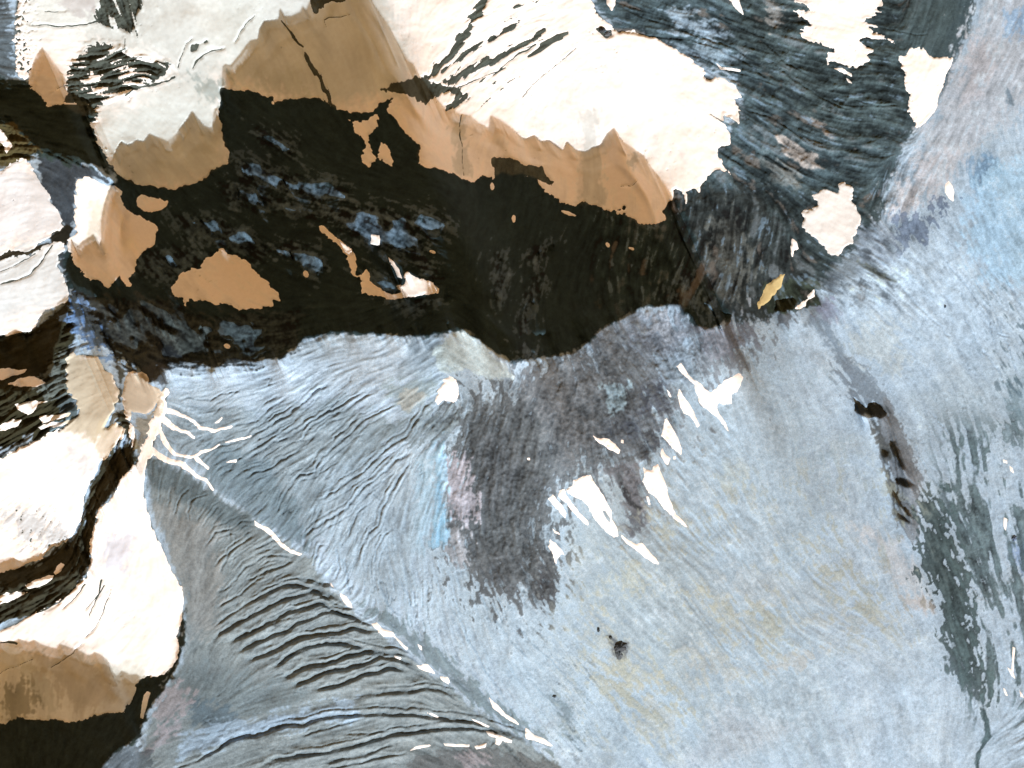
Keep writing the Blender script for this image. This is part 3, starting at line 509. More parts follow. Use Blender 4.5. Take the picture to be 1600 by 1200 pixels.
# scattered stones and dark flecks where the bed is thin
flk = ((PX > 660) & (PX < 860) & (PY > -10) & (PY < 175) & (PX+PY*1.2 > 800) & (PX*.7+PY < 700)).astype(np.float32)
flk = blur(flk, 12)
hole = np.maximum(hole, np.where(flk > .3, (MID*.8+FINE*.5-2.0+.8*(flk-.5))*2, -50))
stn = fbm(3.1, 1, 333)
hole = np.maximum(hole, np.where(stn > 1.60 + .3*N1, (stn-1.55)*3, -50))
left_speck = smooth(PX, 70, 5)*smooth(PY, 150, 100)
hole = np.maximum(hole, np.where(left_speck > .02, (stn*.8+.4*N3-1.45+1.3*left_speck)*3, -50))
gritty = ((np.abs(PX-62-(PY-830)*.7) < 32) & (PY > 790) & (PY < 855)).astype(np.float32)
gritty = blur(gritty, 8)
hole = np.maximum(hole, np.where(gritty > .05, (stn*.6+FINE*.4-1.75+.9*gritty)*2, -50))

snow_fields = []
ANY = np.full(PX.shape, -60.0, np.float32)
for nm, lab, grp, poly, rough, lines in SNOW:
    small = rough < 1.05
    a = .35*rough if small else 1.0
    d, w_ = sdf(poly, 16, WX*min(1, a), WY*min(1, a))
    edge = smooth(-np.abs(d), -9, 0)
    d = d + edge*rough*(.50*MID[w_] + .30*FINE[w_] + .45*GR[w_] + .3*DTB[w_]*.5)
    for ln, w0, w1 in lines:
        dl, t, wl = line_dist(ln, 10, 2*N3, 2*N4)
        v = (w0+(w1-w0)*t)*(1+.3*N3[wl]) - dl
        full = np.full(PX.shape, -60.0, np.float32); full[w_] = d
        full[wl] = np.maximum(full[wl], v)
        j0, j1 = min(w_[0].start, wl[0].start), max(w_[0].stop, wl[0].stop); i0, i1 = min(w_[1].start, wl[1].start), max(w_[1].stop, wl[1].stop)
        w_ = (slice(j0, j1), slice(i0, i1)); d = full[w_]
    if not small or '1 dark hole' in lab or 'one dark hole' in lab:
        d = np.minimum(d, -hole[w_])
    ANY[w_] = np.maximum(ANY[w_], d)
    snow_fields.append((nm, lab, grp, d, w_))
SM = smooth(ANY, -3, 6)
print('snow ready')

# ------------------------------------------------------------------ detail relief
det = 5*N5
rocky = np.clip(1-SM, 0, 1)
region_mid = np.full(PX.shape, .55, np.float32)
region_mid = np.where((PX > 940) & (PX < 1430) & (PY < 300), .45, region_mid)
region_mid = np.where((PX > 1180) & (PX < 1580) & (PY > 480), .12, region_mid)
region_mid = np.where((PX > 840) & (PX < 1300) & (PY > 880), .28, region_mid)
region_mid = np.where((PX > 225) & (PX < 640) & (PY > 700) & (PY > 560+.78*PX), .10, region_mid)
region_mid = np.where((PX > 1395) & (PY < 400), .15, region_mid)
region_mid = blur(region_mid, 24)
det += rocky*(region_mid*MID*1.0 + .16*FINE*region_mid*1.6 + .8*N3*region_mid)
det += (1-rocky)*(.10*MID + .25*N3 + 1.6*N1)
det += rocky*1.3*blur(((PX > 940) & (PX < 1430) & (PY < 330)).astype(np.float32), 24)*(WIDE + .5*RG_)
lava, w_ = sdf(P('640,662 780,602 812,575 900,545 1000,478 1110,512 1175,545 1060,600 1045,690 1005,730 1015,815 960,740 860,790 872,900 840,945 705,885 690,690'), 40)
lv = np.zeros_like(PX); lv[w_] = smooth(lava, -20, 15)
det += lv*(.7*N3 + .3*GR + 2.0*N1 + .45*RG_ + .5*WIDE)
cr = np.zeros_like(PX)
for s_ in ('-80,125 60,130 150,165 175,260 270,295 60,245 -80,270', '100,135 115,90 190,70 270,100 200,150 130,180', '145,-80 228,-80 222,40 205,55 150,35', '-80,525 60,510 112,465 120,520 105,610 125,650 100,672 0,720 -80,725',
           '178,645 205,640 220,720 190,760 155,800 145,880 120,930 60,960 -80,990 -80,905 60,880 120,835 135,780 165,715'):
    d, w_ = sdf(P(s_), 10); cr[w_] = np.maximum(cr[w_], smooth(d, -4, 4))
det += cr*rocky*(2.4*MID + 1.8*N3 + .5*GR)
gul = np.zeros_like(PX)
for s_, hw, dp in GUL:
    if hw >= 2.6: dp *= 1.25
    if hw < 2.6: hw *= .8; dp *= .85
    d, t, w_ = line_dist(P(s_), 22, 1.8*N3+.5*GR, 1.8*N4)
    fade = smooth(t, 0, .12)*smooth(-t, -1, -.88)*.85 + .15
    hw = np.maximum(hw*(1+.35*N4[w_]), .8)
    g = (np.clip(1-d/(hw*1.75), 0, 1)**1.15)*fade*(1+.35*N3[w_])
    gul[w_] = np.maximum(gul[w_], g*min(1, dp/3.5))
    # V-shaped cut with low banks thrown up beside it
    det[w_] += 1.0*(-dp*g + .38*dp*np.exp(-((d-hw*2.1)/(hw*1.5))**2)*fade)*(1-.8*SM[w_])
# branching net of fine rills
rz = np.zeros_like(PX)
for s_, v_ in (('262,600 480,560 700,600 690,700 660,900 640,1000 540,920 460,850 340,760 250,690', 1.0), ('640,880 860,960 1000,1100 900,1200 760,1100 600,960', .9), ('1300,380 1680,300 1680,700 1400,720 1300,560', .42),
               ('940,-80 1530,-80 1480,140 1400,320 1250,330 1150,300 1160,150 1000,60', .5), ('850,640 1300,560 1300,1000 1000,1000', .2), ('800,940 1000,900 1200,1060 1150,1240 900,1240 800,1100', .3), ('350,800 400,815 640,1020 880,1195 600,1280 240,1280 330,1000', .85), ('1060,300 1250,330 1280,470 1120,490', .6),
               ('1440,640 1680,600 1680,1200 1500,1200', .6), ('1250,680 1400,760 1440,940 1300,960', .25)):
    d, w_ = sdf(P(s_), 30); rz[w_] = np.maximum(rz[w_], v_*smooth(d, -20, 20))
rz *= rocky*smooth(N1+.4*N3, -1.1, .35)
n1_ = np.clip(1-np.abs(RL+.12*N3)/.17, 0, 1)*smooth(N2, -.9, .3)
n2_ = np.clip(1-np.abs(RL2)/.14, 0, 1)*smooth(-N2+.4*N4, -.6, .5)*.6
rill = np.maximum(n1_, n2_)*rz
det -= 1.9*rill
det += .5*blur(rill, 3)*2
det += rocky*(.10*DTB*.6 + .12*GR)
fan, w_ = sdf(P('228,712 335,765 400,812 475,865 540,945 640,1020 720,1085 880,1195 900,1280 200,1280 285,1030 290,940'), 30)
fn = np.zeros_like(PX); fn[w_] = smooth(fan, -8, 18)
det += fn*(.8*WIDE*smooth(PX, 300, 430) + .5*WIDE*.3)
print('relief ready')

# ------------------------------------------------------------------ shadow areas (as a map) and the mountain that casts them
sh = np.full(PX.shape, -60.0, np.float32)
ROCKN = (.5*N3 + .5*N4)
LITN = blur(WIDE, 1)*.55 + .6*fbm(26, 3, 930)
for s_, r_ in SHADE:
    d, w_ = sdf(P(s_), 30)
    on_rock = 1-SM[w_]
    d = d + (r_*(.5*ROCKN[w_]*(.4+1.2*on_rock)+.35*MID[w_]*on_rock) + on_rock*3.0*N3[w_])*smooth(-np.abs(d), -40, -2)
    sh[w_] = np.maximum(sh[w_], d)
for s_, frac in LITIN:
    soft = frac < .8
    d, w_ = sdf(P(s_), 25)
    if soft:
        k = 1.0*LITN[w_] + .30*GR[w_] + .22*MID[w_] + .35*N3[w_] + smooth(d, -14, 12)*2.4 - 2.85 + frac*2.4
        cut = np.where((k > 0) & (SM[w_] < .4), -1.0, 60.0)
    else:
        cut = -(d+.5)*1.0 + .6*N3[w_]
        cut = np.where(d > -6, cut, 60.0)
    sh[w_] = np.minimum(sh[w_], blur(cut.astype(np.float32), 1) if soft else cut)
sx, sy = SUN_XY[0], -SUN_XY[1]         # towards the sun in map pixels (y down)
te = math.tan(SUN_EL)
NR = 1980
R0 = -1240.0
C0 = (X0+X1)/2; C1 = (Y0+Y1)/2
rr = R0 + STEP*np.arange(NR)           # along the sun direction, row 0 farthest from the sun
cc = R0 + STEP*np.arange(NR)
RC, CC = np.meshgrid(rr, cc, indexing='ij')
MX = C0 + RC*sx - CC*sy
MY = C1 + RC*sy + CC*sx
def samp(a, x, y):
    u = np.clip((x-X0)/STEP, 0, NX-1.001); v = np.clip((y-Y0)/STEP, 0, NY-1.001)
    i = u.astype(np.int32); j = v.astype(np.int32); fu = (u-i).astype(np.float32); fv = (v-j).astype(np.float32)
    return (a[j, i]*(1-fu)+a[j, i+1]*fu)*(1-fv)+(a[j+1, i]*(1-fu)+a[j+1, i+1]*fu)*fv
Rsh = samp(sh, MX, MY) > 0
Rb = samp(det, MX, MY)
inside = (MX > X0) & (MX < X1) & (MY > Y0) & (MY < Y1)
Rsh &= inside
# length of each shadow run so that its hollow can be shaped
runpos = np.zeros(MX.shape, np.float32); cnt = np.zeros(NR, np.float32)
for r in range(NR):
    cnt = np.where(Rsh[r], cnt+1, 0); runpos[r] = cnt
runlen = np.zeros(MX.shape, np.float32); cur = np.zeros(NR, np.float32)
for r in range(NR-1, -1, -1):
    cur = np.where(Rsh[r], np.where(cur > 0, cur, runpos[r]), 0); runlen[r] = cur
H = np.zeros(MX.shape, np.float32)
E = np.zeros(NR, np.float64); Cc = np.zeros(NR, np.float64); prevsh = np.zeros(NR, bool); hprev = Rb[0].astype(np.float64)
def blur1(a, r):
    for _ in range(2):
        c = np.cumsum(np.pad(a, (r+1, r), mode='edge'))
        a = (c[2*r+1:]-c[:-2*r-1])/(2*r+1)
    return a
DEC = 1500.0; since = np.full(NR, 99); hold = np.zeros(NR)
for r in range(NR):
    s = Rsh[r]; b = Rb[r]
    # sunlit ground: the ridge's extra height runs out southwards and evens out sideways
    Eb = blur1(E, 50); Es = blur1(E, 5)
    tgt = E + (Es-E)*min(1, STEP/9.0) + (Eb-E)*min(1, STEP/110.0)
    tgt = tgt*(1-STEP/DEC)
    tgt = np.minimum(tgt, E + .30*te*STEP)
    tgt = np.maximum(tgt, E - 1.6*STEP)
    start = s & ~prevsh
    Cc = np.where(start, hprev, Cc)
    Cc = np.where(s, Cc + STEP*te, Cc)
    L = runlen[r]*STEP; u = np.clip(runpos[r]/np.maximum(runlen[r], 1), 0, 1)
    dep = np.minimum(.07*L, 11)*4*u*(1-u)*(1+.6*u) + .05*STEP
    hs = Cc - np.maximum(dep + np.clip(-b*.8, -dep*.7, 8), .04)
    E_lit = np.where(prevsh & ~s, np.maximum(Cc + 0*b - b, tgt*0-50), tgt)
    # the crest itself keeps its full height over a few metres
    ex_ = prevsh & ~s
    since = np.where(ex_, 0, since+1); hold = np.where(ex_, Cc+.35, hold)
    E_lit = np.where((since < 4) & ~s, hold - b, E_lit)
    hl = b + E_lit
    h = np.where(s, hs, hl)
    E = np.where(s, hs - b, E_lit)
    # inside a shadow E follows the hidden ground, smoothed so runs beside each other stay continuous
    H[r] = h; hprev = h; prevsh = s
print('mountain ready, highest', H.max())
# back to the map grid
dx = PX - C0; dy = PY - C1
U = (dx*sx + dy*sy - R0)/STEP; V = (-dx*sy + dy*sx - R0)/STEP
U = np.clip(U, 0, NR-1.001); V = np.clip(V, 0, NR-1.001)
ui = U.astype(np.int32); vi = V.astype(np.int32); fu = (U-ui).astype(np.float32); fv = (V-vi).astype(np.float32)
HM = (H[ui, vi]*(1-fv)+H[ui, vi+1]*fv)*(1-fu)+(H[ui+1, vi]*(1-fv)+H[ui+1, vi+1]*fv)*fu
del MX, MY, RC, CC, Rb, runpos, runlen
HM = HM.astype(np.float32)
# ground well inside the shadow: even out the run-to-run jumps, keeping the crests and shadow edges
for rad, lo, hi in ((4, 9, 18), (14, 20, 45)):
    inn = (sh > -3).astype(np.float32)
    hb = blur(HM*inn, rad)/np.maximum(blur(inn, rad), .02)
    kk = smooth(blur(np.clip(sh, -20, 60), 2), lo, hi)
    kk = kk*smooth(blur(inn, rad), .975, .999)
    HM = HM + (np.minimum(hb, HM+25)-1.2*kk-HM)*kk
HM += smooth(sh, 6, 16)*(.5*MID+.8*N3)*rocky

# ------------------------------------------------------------------ surface colours of rock and ash (reflectance)
def lin(c): 
    c = np.array(c, np.float32)/255.0
    return np.where(c <= .04045, c/12.92, ((c+.055)/1.055)**2.4)
colr = np.empty(PX.shape+(3,), np.float32); colr[:] = lin((183, 203, 217))
TW = .6*N3+.35*MID+.3*FINE+.4*GR+.3*DTB
over = np.full(PX.shape, -60.0, np.float32)
for q in SNOW:
    if q[0] == 'snowfield':
        d, w_ = sdf(q[3], 8); over[w_] = np.maximum(over[w_], d)
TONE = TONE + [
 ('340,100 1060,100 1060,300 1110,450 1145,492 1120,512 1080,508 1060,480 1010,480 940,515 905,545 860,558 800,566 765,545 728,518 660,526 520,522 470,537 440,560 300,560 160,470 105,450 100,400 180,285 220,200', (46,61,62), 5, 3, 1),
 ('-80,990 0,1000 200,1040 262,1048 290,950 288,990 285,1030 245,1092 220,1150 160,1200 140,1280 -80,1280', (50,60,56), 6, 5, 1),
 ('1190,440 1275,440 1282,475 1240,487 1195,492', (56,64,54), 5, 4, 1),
 ('120,465 260,470 330,500 350,550 300,562 220,545 160,530', (58,63,60), 14, 14, .85), ('340,500 470,490 460,540 400,565 330,560', (58,66,68), 10, 12, .7), ('110,458 125,462 140,490 160,505 168,540 178,560 165,555 140,535 125,520 130,505 108,500 115,490', (104,134,172), 6, 10, .85)] + [(s_, (88,104,116), 9, 18, .6*min(1, .45+f_)) for s_, f_ in LITIN[:-2] if f_ < .8] + [(s_, (50,57,58), 8, 3, .95) for s_, r_ in SHADE[-6:]]  # painted light: paler on sunlit flecks, darker in the crag's shadow outlines
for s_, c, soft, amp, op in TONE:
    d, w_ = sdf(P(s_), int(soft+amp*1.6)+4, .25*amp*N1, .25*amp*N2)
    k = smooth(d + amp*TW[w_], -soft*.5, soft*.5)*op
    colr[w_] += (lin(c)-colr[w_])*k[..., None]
# stones and ribs showing through the snowfields are bare dark rock
k = smooth(over, -2, 3)*(1-smooth(PX, 30, 10)*smooth(-PY, -180, -120))
colr += (lin((86, 90, 80))-colr)*k[..., None]
# olive dust lying in ragged mottles on the ash
om = blur((((PX > 880) & (PX < 1420) & (PY > 720) & (PY > 1130-.95*(PX-640)) & (PY < 1180) & (PX+.9*PY > 1650) & (PY < 1010+.9*np.maximum(0, 1250-PX))).astype(np.float32)), 24)
k = smooth(.6*N1+.25*N3+.45*WIDE+.35*MID+.35*GR+.2*FINE+.3*DTB, .2, 1.3)*om*.75
colr += (lin((162, 166, 152))-colr)*k[..., None]
# paler and bluer drifts in it
k = smooth(.6*N2+.6*N4+.3*MID-.5*GR+.3*DTB, .2, 1.0)*.4*smooth(PX-.5*PY, 150, 300)*(1-lv)
k = k*(1-smooth(-colr[..., 2], -.45, -.3))
colr += (lin((200, 218, 228))-colr)*k[..., None]
k = smooth(-.6*N4+.5*N1+.5*FINE+.5*MID, .5, 1.3)*.4*(1-smooth(-colr[..., 2], -.45, -.3))
colr += (lin((140, 160, 172))-colr)*k[..., None]
# dark ash bands hanging down the far right slope
m = smooth(PX-.1*(PY-700), 1435, 1480)*smooth(PY, 610, 700)*smooth(-PY, -1190, -1080)*(1-.5*smooth(PX, 1590, 1640))
k = smooth(LONG*1.0+MID*.2+.25*FINE+.4*N1+.2*N3+.25*DTB, -.75, .15)*m*.9
colr += (lin((78, 95, 97))-colr)*k[..., None]
m = smooth(PX, 1500, 1580)*smooth(PY, 380, 480)*smooth(-PY, -700, -600)
k = smooth(MID*.8+.5*FINE, .5, 1.2)*m*.8
colr += (lin((88, 108, 118))-colr)*k[..., None]
# freckling of the cinders, dust, and shade painted into gullies and rills
lvb = lv*.9
sig = .11*N1 + .07*N3 + .05*GR
calm = blur(((PX > 800) & (PY > 500) & (PX+PY > 1500)).astype(np.float32), 30)
val = 1.05 + .07*N1+.08*N3+.09*GR + (.07*MID + .05*FINE)*(1-.6*calm) + .03*WIDE*(1-.5*calm)
val += -lv*.22*np.clip(1-np.abs(WIDE+.3*N3)/.35, 0, 1)*smooth(N2+.4*N1, -.4, .5)
val += lvb*(.20*N3+.2*GR+.14*N1+.06*MID+.09*WIDE-.10*np.clip(RG_, -1.5, 2)+.12*DTB)
val += .055*DTB + .05*DTH*.5
dk = ((PX > 930) & (PX < 1420) & (PY < 480)).astype(np.float32); dk = blur(dk, 16)
val += dk*(.16*MID+.26*WIDE+.30*N3+.1*FINE+.12*GR+.2*N2)
val += (.05*LONG - .10*np.clip(1-np.abs(RL)/.2, 0, 1)*smooth(N2+.3*N4, -.2, .6))*calm
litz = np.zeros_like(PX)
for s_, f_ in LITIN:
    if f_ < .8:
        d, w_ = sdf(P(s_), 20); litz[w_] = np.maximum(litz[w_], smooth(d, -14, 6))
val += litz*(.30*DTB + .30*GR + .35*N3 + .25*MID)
dk2 = smooth(PX, 1400, 1440)*smooth(PY, 600, 680)*(1-smooth(colr[..., 1], .18, .35))
val += dk2*(.16*MID+.14*N3+.12*GR+.12*FINE)
val = np.clip(val, .35, 1.9)
colr *= val[..., None]
hue = (N2*.6+N4*.25+.35*np.roll(WIDE, 91, 1))
colr *= 1 + np.stack([.018*hue, 0*hue, -.018*hue], -1)
pt = smooth(.7*N2+.5*N3+.5*WIDE, .55, 1.2)*dk*.6
colr += (lin((128, 138, 142))-colr)*pt[..., None]
pt = smooth(.7*N1-.5*N3-.5*WIDE, .8, 1.4)*dk*.45
colr += (lin((150, 142, 132))-colr)*pt[..., None]
spark = smooth(fbm(9, 3, 777)*.6+.5*MID, .75, 1.3)*dk*.55
colr += (lin((135, 160, 178))-colr)*spark[..., None]
colr *= (1-.38*np.clip(gul, 0, 1))[..., None]  # gully shade put into the rock colour on top of the cut
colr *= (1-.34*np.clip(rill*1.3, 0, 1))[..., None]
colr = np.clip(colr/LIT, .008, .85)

# snow: clean, old or dusty, with shade painted into some tones
sn = np.empty(PX.shape+(3,), np.float32); sn[:] = (.93, .96, .985)
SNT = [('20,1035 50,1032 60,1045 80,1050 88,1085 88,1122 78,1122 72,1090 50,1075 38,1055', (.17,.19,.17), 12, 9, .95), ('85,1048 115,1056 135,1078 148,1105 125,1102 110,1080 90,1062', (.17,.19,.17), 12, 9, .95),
 ('-80,1070 20,1075 25,1130 -80,1130', (.25,.27,.24), 20, 12, .8), ('350,-40 600,-40 660,150 520,165 350,130', (.62,.72,.76), 40, 8, 1), ('150,170 350,170 350,290 180,290', (.72,.78,.78), 25, 8, .9), ('-80,1000 230,1040 230,1130 -80,1130', (.66,.74,.72), 16, 6, .8),  # snow colour dulled inside the shadow areas to deepen their brown
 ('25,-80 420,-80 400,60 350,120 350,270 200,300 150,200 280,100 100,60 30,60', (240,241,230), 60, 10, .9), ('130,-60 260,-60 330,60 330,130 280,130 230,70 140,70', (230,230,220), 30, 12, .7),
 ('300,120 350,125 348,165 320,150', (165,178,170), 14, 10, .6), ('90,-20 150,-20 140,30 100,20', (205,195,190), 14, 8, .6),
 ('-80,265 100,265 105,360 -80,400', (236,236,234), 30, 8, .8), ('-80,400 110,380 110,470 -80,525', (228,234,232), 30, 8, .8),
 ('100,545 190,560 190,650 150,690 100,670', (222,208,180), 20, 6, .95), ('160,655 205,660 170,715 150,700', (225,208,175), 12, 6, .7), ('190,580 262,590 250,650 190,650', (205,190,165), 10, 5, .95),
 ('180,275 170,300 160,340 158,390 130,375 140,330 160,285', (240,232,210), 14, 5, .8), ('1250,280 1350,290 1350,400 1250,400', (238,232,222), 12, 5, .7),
 ('1180,425 1232,425 1210,485 1180,485', (222,195,135), 6, 2, 1), ('0,800 60,800 110,840 90,850 40,840', (200,205,205), 16, 14, .7), ('110,700 150,720 150,750 120,730', (225,225,225), 12, 8, .6), ('165,835 210,835 200,900 160,880', (232,234,242), 20, 8, .8),  # half shade of the leaning blade painted as yellow
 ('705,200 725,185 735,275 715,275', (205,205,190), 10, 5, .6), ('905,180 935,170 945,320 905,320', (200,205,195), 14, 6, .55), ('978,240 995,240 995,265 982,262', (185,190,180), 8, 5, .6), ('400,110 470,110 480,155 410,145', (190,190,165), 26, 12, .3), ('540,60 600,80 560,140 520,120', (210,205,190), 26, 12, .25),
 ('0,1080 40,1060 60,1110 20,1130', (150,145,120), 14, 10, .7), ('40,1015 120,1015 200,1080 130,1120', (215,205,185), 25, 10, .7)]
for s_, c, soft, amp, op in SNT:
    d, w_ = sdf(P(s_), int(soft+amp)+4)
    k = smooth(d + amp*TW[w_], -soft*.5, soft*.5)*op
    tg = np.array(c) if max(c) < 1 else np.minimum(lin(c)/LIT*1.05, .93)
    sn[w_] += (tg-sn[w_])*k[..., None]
sn *= (1 + .02*MID+.02*N3+.03*N1+smooth(sh, -2, 4)*(.05*WIDE+.02*FINE+.06*N1))[..., None]
sn = np.clip(sn, .05, .95)
print('tones ready')

# ------------------------------------------------------------------ materials
def mat_ground():
    m = bpy.data.materials.new('ash_and_rock'); m.use_nodes = True
    n = m.node_tree.nodes; l = m.node_tree.links
    b = n['Principled BSDF']; b.inputs['Roughness'].default_value = .95; b.inputs['Specular IOR Level'].default_value = .1
    at = n.new('ShaderNodeAttribute'); at.attribute_name = 'reflectance'
    tc = n.new('ShaderNodeTexCoord')
    n1 = n.new('ShaderNodeTexNoise'); n1.inputs['Scale'].default_value = .42; n1.inputs['Detail'].default_value = 5; n1.inputs['Roughness'].default_value = .7
    mr = n.new('ShaderNodeMapRange'); mr.inputs[1].default_value = .25; mr.inputs[2].default_value = .75; mr.inputs[3].default_value = .74; mr.inputs[4].default_value = 1.26
    mx = n.new('ShaderNodeMix'); mx.data_type = 'RGBA'; mx.blend_type = 'MULTIPLY'; mx.inputs[0].default_value = 1
    l.new(tc.outputs['Object'], n1.inputs['Vector']); l.new(n1.outputs[0], mr.inputs[0]); l.new(at.outputs['Color'], mx.inputs[6]); l.new(mr.outputs[0], mx.inputs[7])
    l.new(mx.outputs[2], b.inputs['Base Color'])
    bp = n.new('ShaderNodeBump'); bp.inputs['Strength'].default_value = .5; bp.inputs['Distance'].default_value = .5
    l.new(n1.outputs[0], bp.inputs['Height']); l.new(bp.outputs[0], b.inputs['Normal'])
    return m
def mat_snow():
    m = bpy.data.materials.new('snow'); m.use_nodes = True
    n = m.node_tree.nodes; l = m.node_tree.links
    b = n['Principled BSDF']; b.inputs['Roughness'].default_value = .8; b.inputs['Specular IOR Level'].default_value = .15
    at = n.new('ShaderNodeAttribute'); at.attribute_name = 'reflectance'
    tc = n.new('ShaderNodeTexCoord')
    n1 = n.new('ShaderNodeTexNoise'); n1.inputs['Scale'].default_value = .15; n1.inputs['Detail'].default_value = 5
    mr = n.new('ShaderNodeMapRange'); mr.inputs[1].default_value = .25; mr.inputs[2].default_value = .75; mr.inputs[3].default_value = .95; mr.inputs[4].default_value = 1.03
    mx = n.new('ShaderNodeMix'); mx.data_type = 'RGBA'; mx.blend_type = 'MULTIPLY'; mx.inputs[0].default_value = 1
    l.new(tc.outputs['Object'], n1.inputs['Vector']); l.new(n1.outputs[0], mr.inputs[0]); l.new(at.outputs['Color'], mx.inputs[6]); l.new(mr.outputs[0], mx.inputs[7])
    l.new(mx.outputs[2], b.inputs['Base Color'])
    bp = n.new('ShaderNodeBump'); bp.inputs['Strength'].default_value = .25; bp.inputs['Distance'].default_value = .4
    l.new(n1.outputs[0], bp.inputs['Height']); l.new(bp.outputs[0], b.inputs['Normal'])
    return m
MG = mat_ground(); MS = mat_snow()

def grid_mesh(name, X, Y, Z, C, cells, mat):
    """quads of a height grid where cells is True, as one mesh object"""
    ny, nx = X.shape
    used = np.zeros((ny, nx), bool)
    used[:-1, :-1] |= cells; used[1:, :-1] |= cells; used[:-1, 1:] |= cells; used[1:, 1:] |= cells
    idx = np.full((ny, nx), -1, np.int32); idx[used] = np.arange(used.sum())
    co = np.stack([X[used], Y[used], Z[used]], -1).astype(np.float32)
    J, I = np.nonzero(cells)
    # rows run southwards: this order makes the faces look up
    f = np.stack([idx[J+1, I], idx[J+1, I+1], idx[J, I+1], idx[J, I]], -1).astype(np.int32)
    me = bpy.data.meshes.new(name)
    me.vertices.add(len(co)); me.vertices.foreach_set('co', co.ravel())
    me.loops.add(f.size); me.loops.foreach_set('vertex_index', f.ravel())
    me.polygons.add(len(f)); me.polygons.foreach_set('loop_start', np.arange(0, f.size, 4, dtype=np.int32))
    me.polygons.foreach_set('use_smooth', np.ones(len(f), bool))
    me.update(calc_edges=True)
    a = me.attributes.new('reflectance', 'FLOAT_COLOR', 'POINT')
    cc_ = np.ones((len(co), 4), np.float32); cc_[:, :3] = C[used]
    a.data.foreach_set('color', cc_.ravel())
    me.materials.append(mat)
    ob = bpy.data.objects.new(name, me); COL.objects.link(ob)
    return ob

# ------------------------------------------------------------------ the ground, one sheet out to the horizon
ext = 5*np.cumprod(np.full(38, 1.19))
def extend(g): return np.concatenate([(g[0]-np.cumsum(ext))[::-1], g, g[-1]+np.cumsum(ext)])
ex, ey = extend(gx), extend(gy)
K = len(ext)
def padded(a): return np.pad(a, ((K, K), (K, K))+((0, 0),)*(a.ndim-2), mode='edge')
EX, EY = np.meshgrid(ex, ey)
dist = np.hypot(np.maximum(0, np.maximum(X0-EX, EX-X1)), np.maximum(0, np.maximum(Y0-EY, EY-Y1)))
far = np.exp(-dist/500)
EZ = padded(HM)*far - 420*(1-np.exp(-dist/3000))*(1-far) + (1-far)*60*fbm(900, 6, 555, EX, EY)*np.exp(-dist/9000)
fc = np.exp(-dist/45)
mixn = smooth(fbm(260, 5, 888, EX, EY)+.5*fbm(60, 4, 889, EX, EY), -.3, .6)[..., None]
EC = padded(colr)*fc[..., None] + (1-fc)[..., None]*(mixn*np.array([.24, .36, .46])+(1-mixn)*np.array([.07, .10, .12]))*(1+.3*fbm(25, 4, 887, EX, EY))[..., None]
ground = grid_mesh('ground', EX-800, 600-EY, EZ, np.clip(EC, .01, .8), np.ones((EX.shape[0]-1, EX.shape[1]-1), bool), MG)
ground['kind'] = 'structure'

# ------------------------------------------------------------------ snowfields and snow patches lying on it
XW = PX-800; YW = 600-PY
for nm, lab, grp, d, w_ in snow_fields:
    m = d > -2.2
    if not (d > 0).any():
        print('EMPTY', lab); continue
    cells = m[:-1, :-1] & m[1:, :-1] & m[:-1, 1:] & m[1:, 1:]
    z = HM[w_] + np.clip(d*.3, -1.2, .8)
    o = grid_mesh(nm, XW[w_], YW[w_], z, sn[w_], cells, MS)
    xs = XW[w_][m]; 
    o['label'] = lab; o['category'] = 'snowfield' if nm == 'snowfield' else 'snow patch'
    if grp: o['group'] = grp

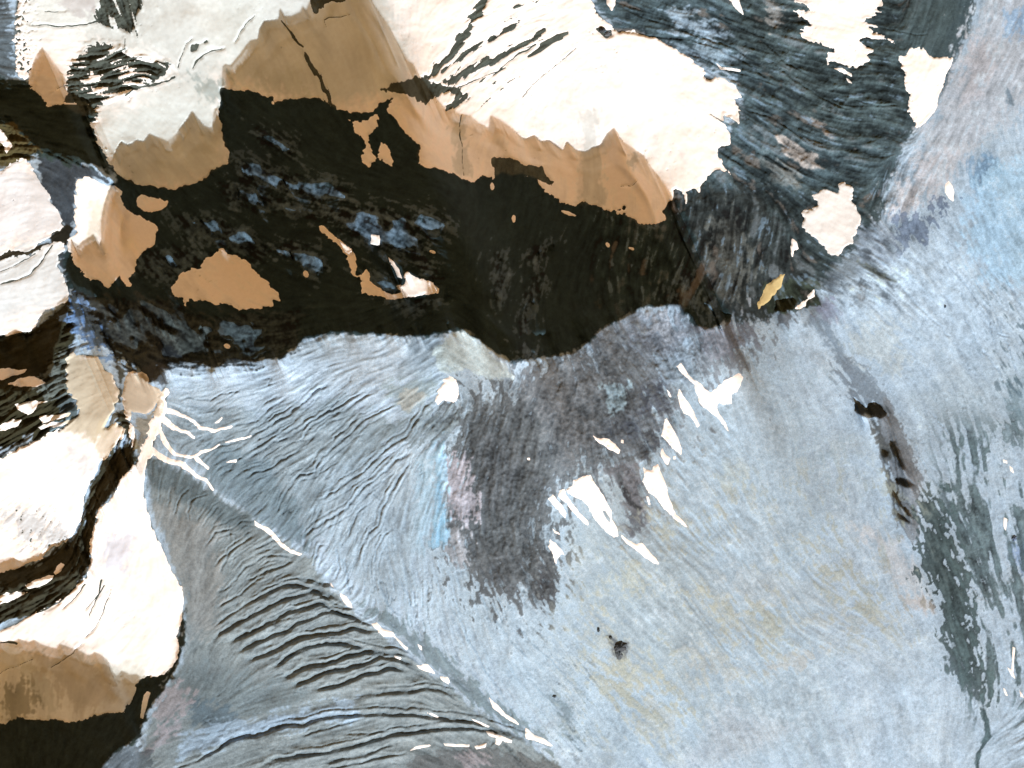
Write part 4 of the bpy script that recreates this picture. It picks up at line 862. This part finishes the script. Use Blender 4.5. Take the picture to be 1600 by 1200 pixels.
# ------------------------------------------------------------------ blocks of rock standing out of the ash
def outcrop(px, py, rx, ry, hgt, seed, label, col_, turn=0.0, group=None):
    rs_ = np.random.RandomState(seed)
    na, nr = 40, 9
    hz = float(samp(HM, np.array([px], np.float32), np.array([py], np.float32))[0])
    vs = [(0, 0, hgt)]; 
    ph = rs_.rand(6)*6.28; am = rs_.rand(6)*.16
    for r in range(1, nr+1):
        u = r/nr
        for a in range(na):
            t = 2*math.pi*a/na
            w0 = 1+sum(am[k]*math.sin((k+2)*t+ph[k]) for k in range(6))
            x = rx*u*w0*math.cos(t); y = ry*u*w0*math.sin(t)
            z = hgt*(1-u**1.7) + (rs_.rand()-.5)*hgt*.28*(1-u) - (2.5 if r == nr else 0)
            c, s = math.cos(turn), math.sin(turn)
            x, y = x*c-y*s, x*s+y*c
            g = float(samp(HM, np.array([px+x], np.float32), np.array([py-y], np.float32))[0]) - hz
            vs.append((x, y, z + g))
    fs = [(0, 1+a, 1+(a+1) % na) for a in range(na)]
    for r in range(nr-1):
        for a in range(na):
            b0 = 1+r*na; b1 = b0+na
            fs.append((b0+a, b1+a, b1+(a+1) % na, b0+(a+1) % na))
    me = bpy.data.meshes.new('rock_outcrop'); me.from_pydata(vs, [], fs); me.update()
    at = me.attributes.new('reflectance', 'FLOAT_COLOR', 'POINT')
    cl = np.ones((len(vs), 4), np.float32); cl[:, :3] = lin(col_)/LIT*(.8+.4*rs_.rand(len(vs), 1))
    at.data.foreach_set('color', cl.ravel())
    me.materials.append(MG)
    o = bpy.data.objects.new('rock_outcrop', me); COL.objects.link(o)
    o.location = (px-800, 600-py, hz)
    o['label'] = label; o['category'] = 'rock outcrop'
    if group: o['group'] = group
OG = 'dark rocks standing out of the pale ash'
outcrop(968, 1008, 11, 8, 7, 1, 'largest dark rock outcrop on the pale ash below the lava tongue', (78,82,84), .4, OG)
outcrop(966, 1020, 6, 8, 4, 2, 'lower grey block joined to the foot of the largest dark outcrop', (92,98,100), .1, OG)
outcrop(953, 993, 3, 3, 2.5, 3, 'small dark rock just above left of the largest dark outcrop', (72,76,74), 0, OG)
outcrop(934, 981, 2.5, 4, 3, 4, 'small upright dark rock, farthest up left of the largest outcrop', (72,76,74), .3, OG)
outcrop(866, 1085, 3, 2.5, 2.5, 5, 'lone small dark rock on blue ash near the bottom of the ridge line', (80,88,92), 0, OG)
outcrop(1477, 479, 2, 2.5, 2, 6, 'tiny dark rock alone on the pale slope at the right', (92,104,115), 0, OG)
outcrop(1585, 841, 4, 5, 3, 7, 'dark bluish rock near the right edge beside the ash streaks', (105,120,140), 0, OG)
outcrop(941, 47, 6, 4, 4, 8, 'dark rock knob on the snow beside the two dark bands at the top', (70,72,72), .3)
outcrop(949, 53, 5, 4, 3, 9, 'grey rock block touching the dark knob on the snow at the top', (110,112,112), .2)
print('scene ready', len(bpy.data.objects))
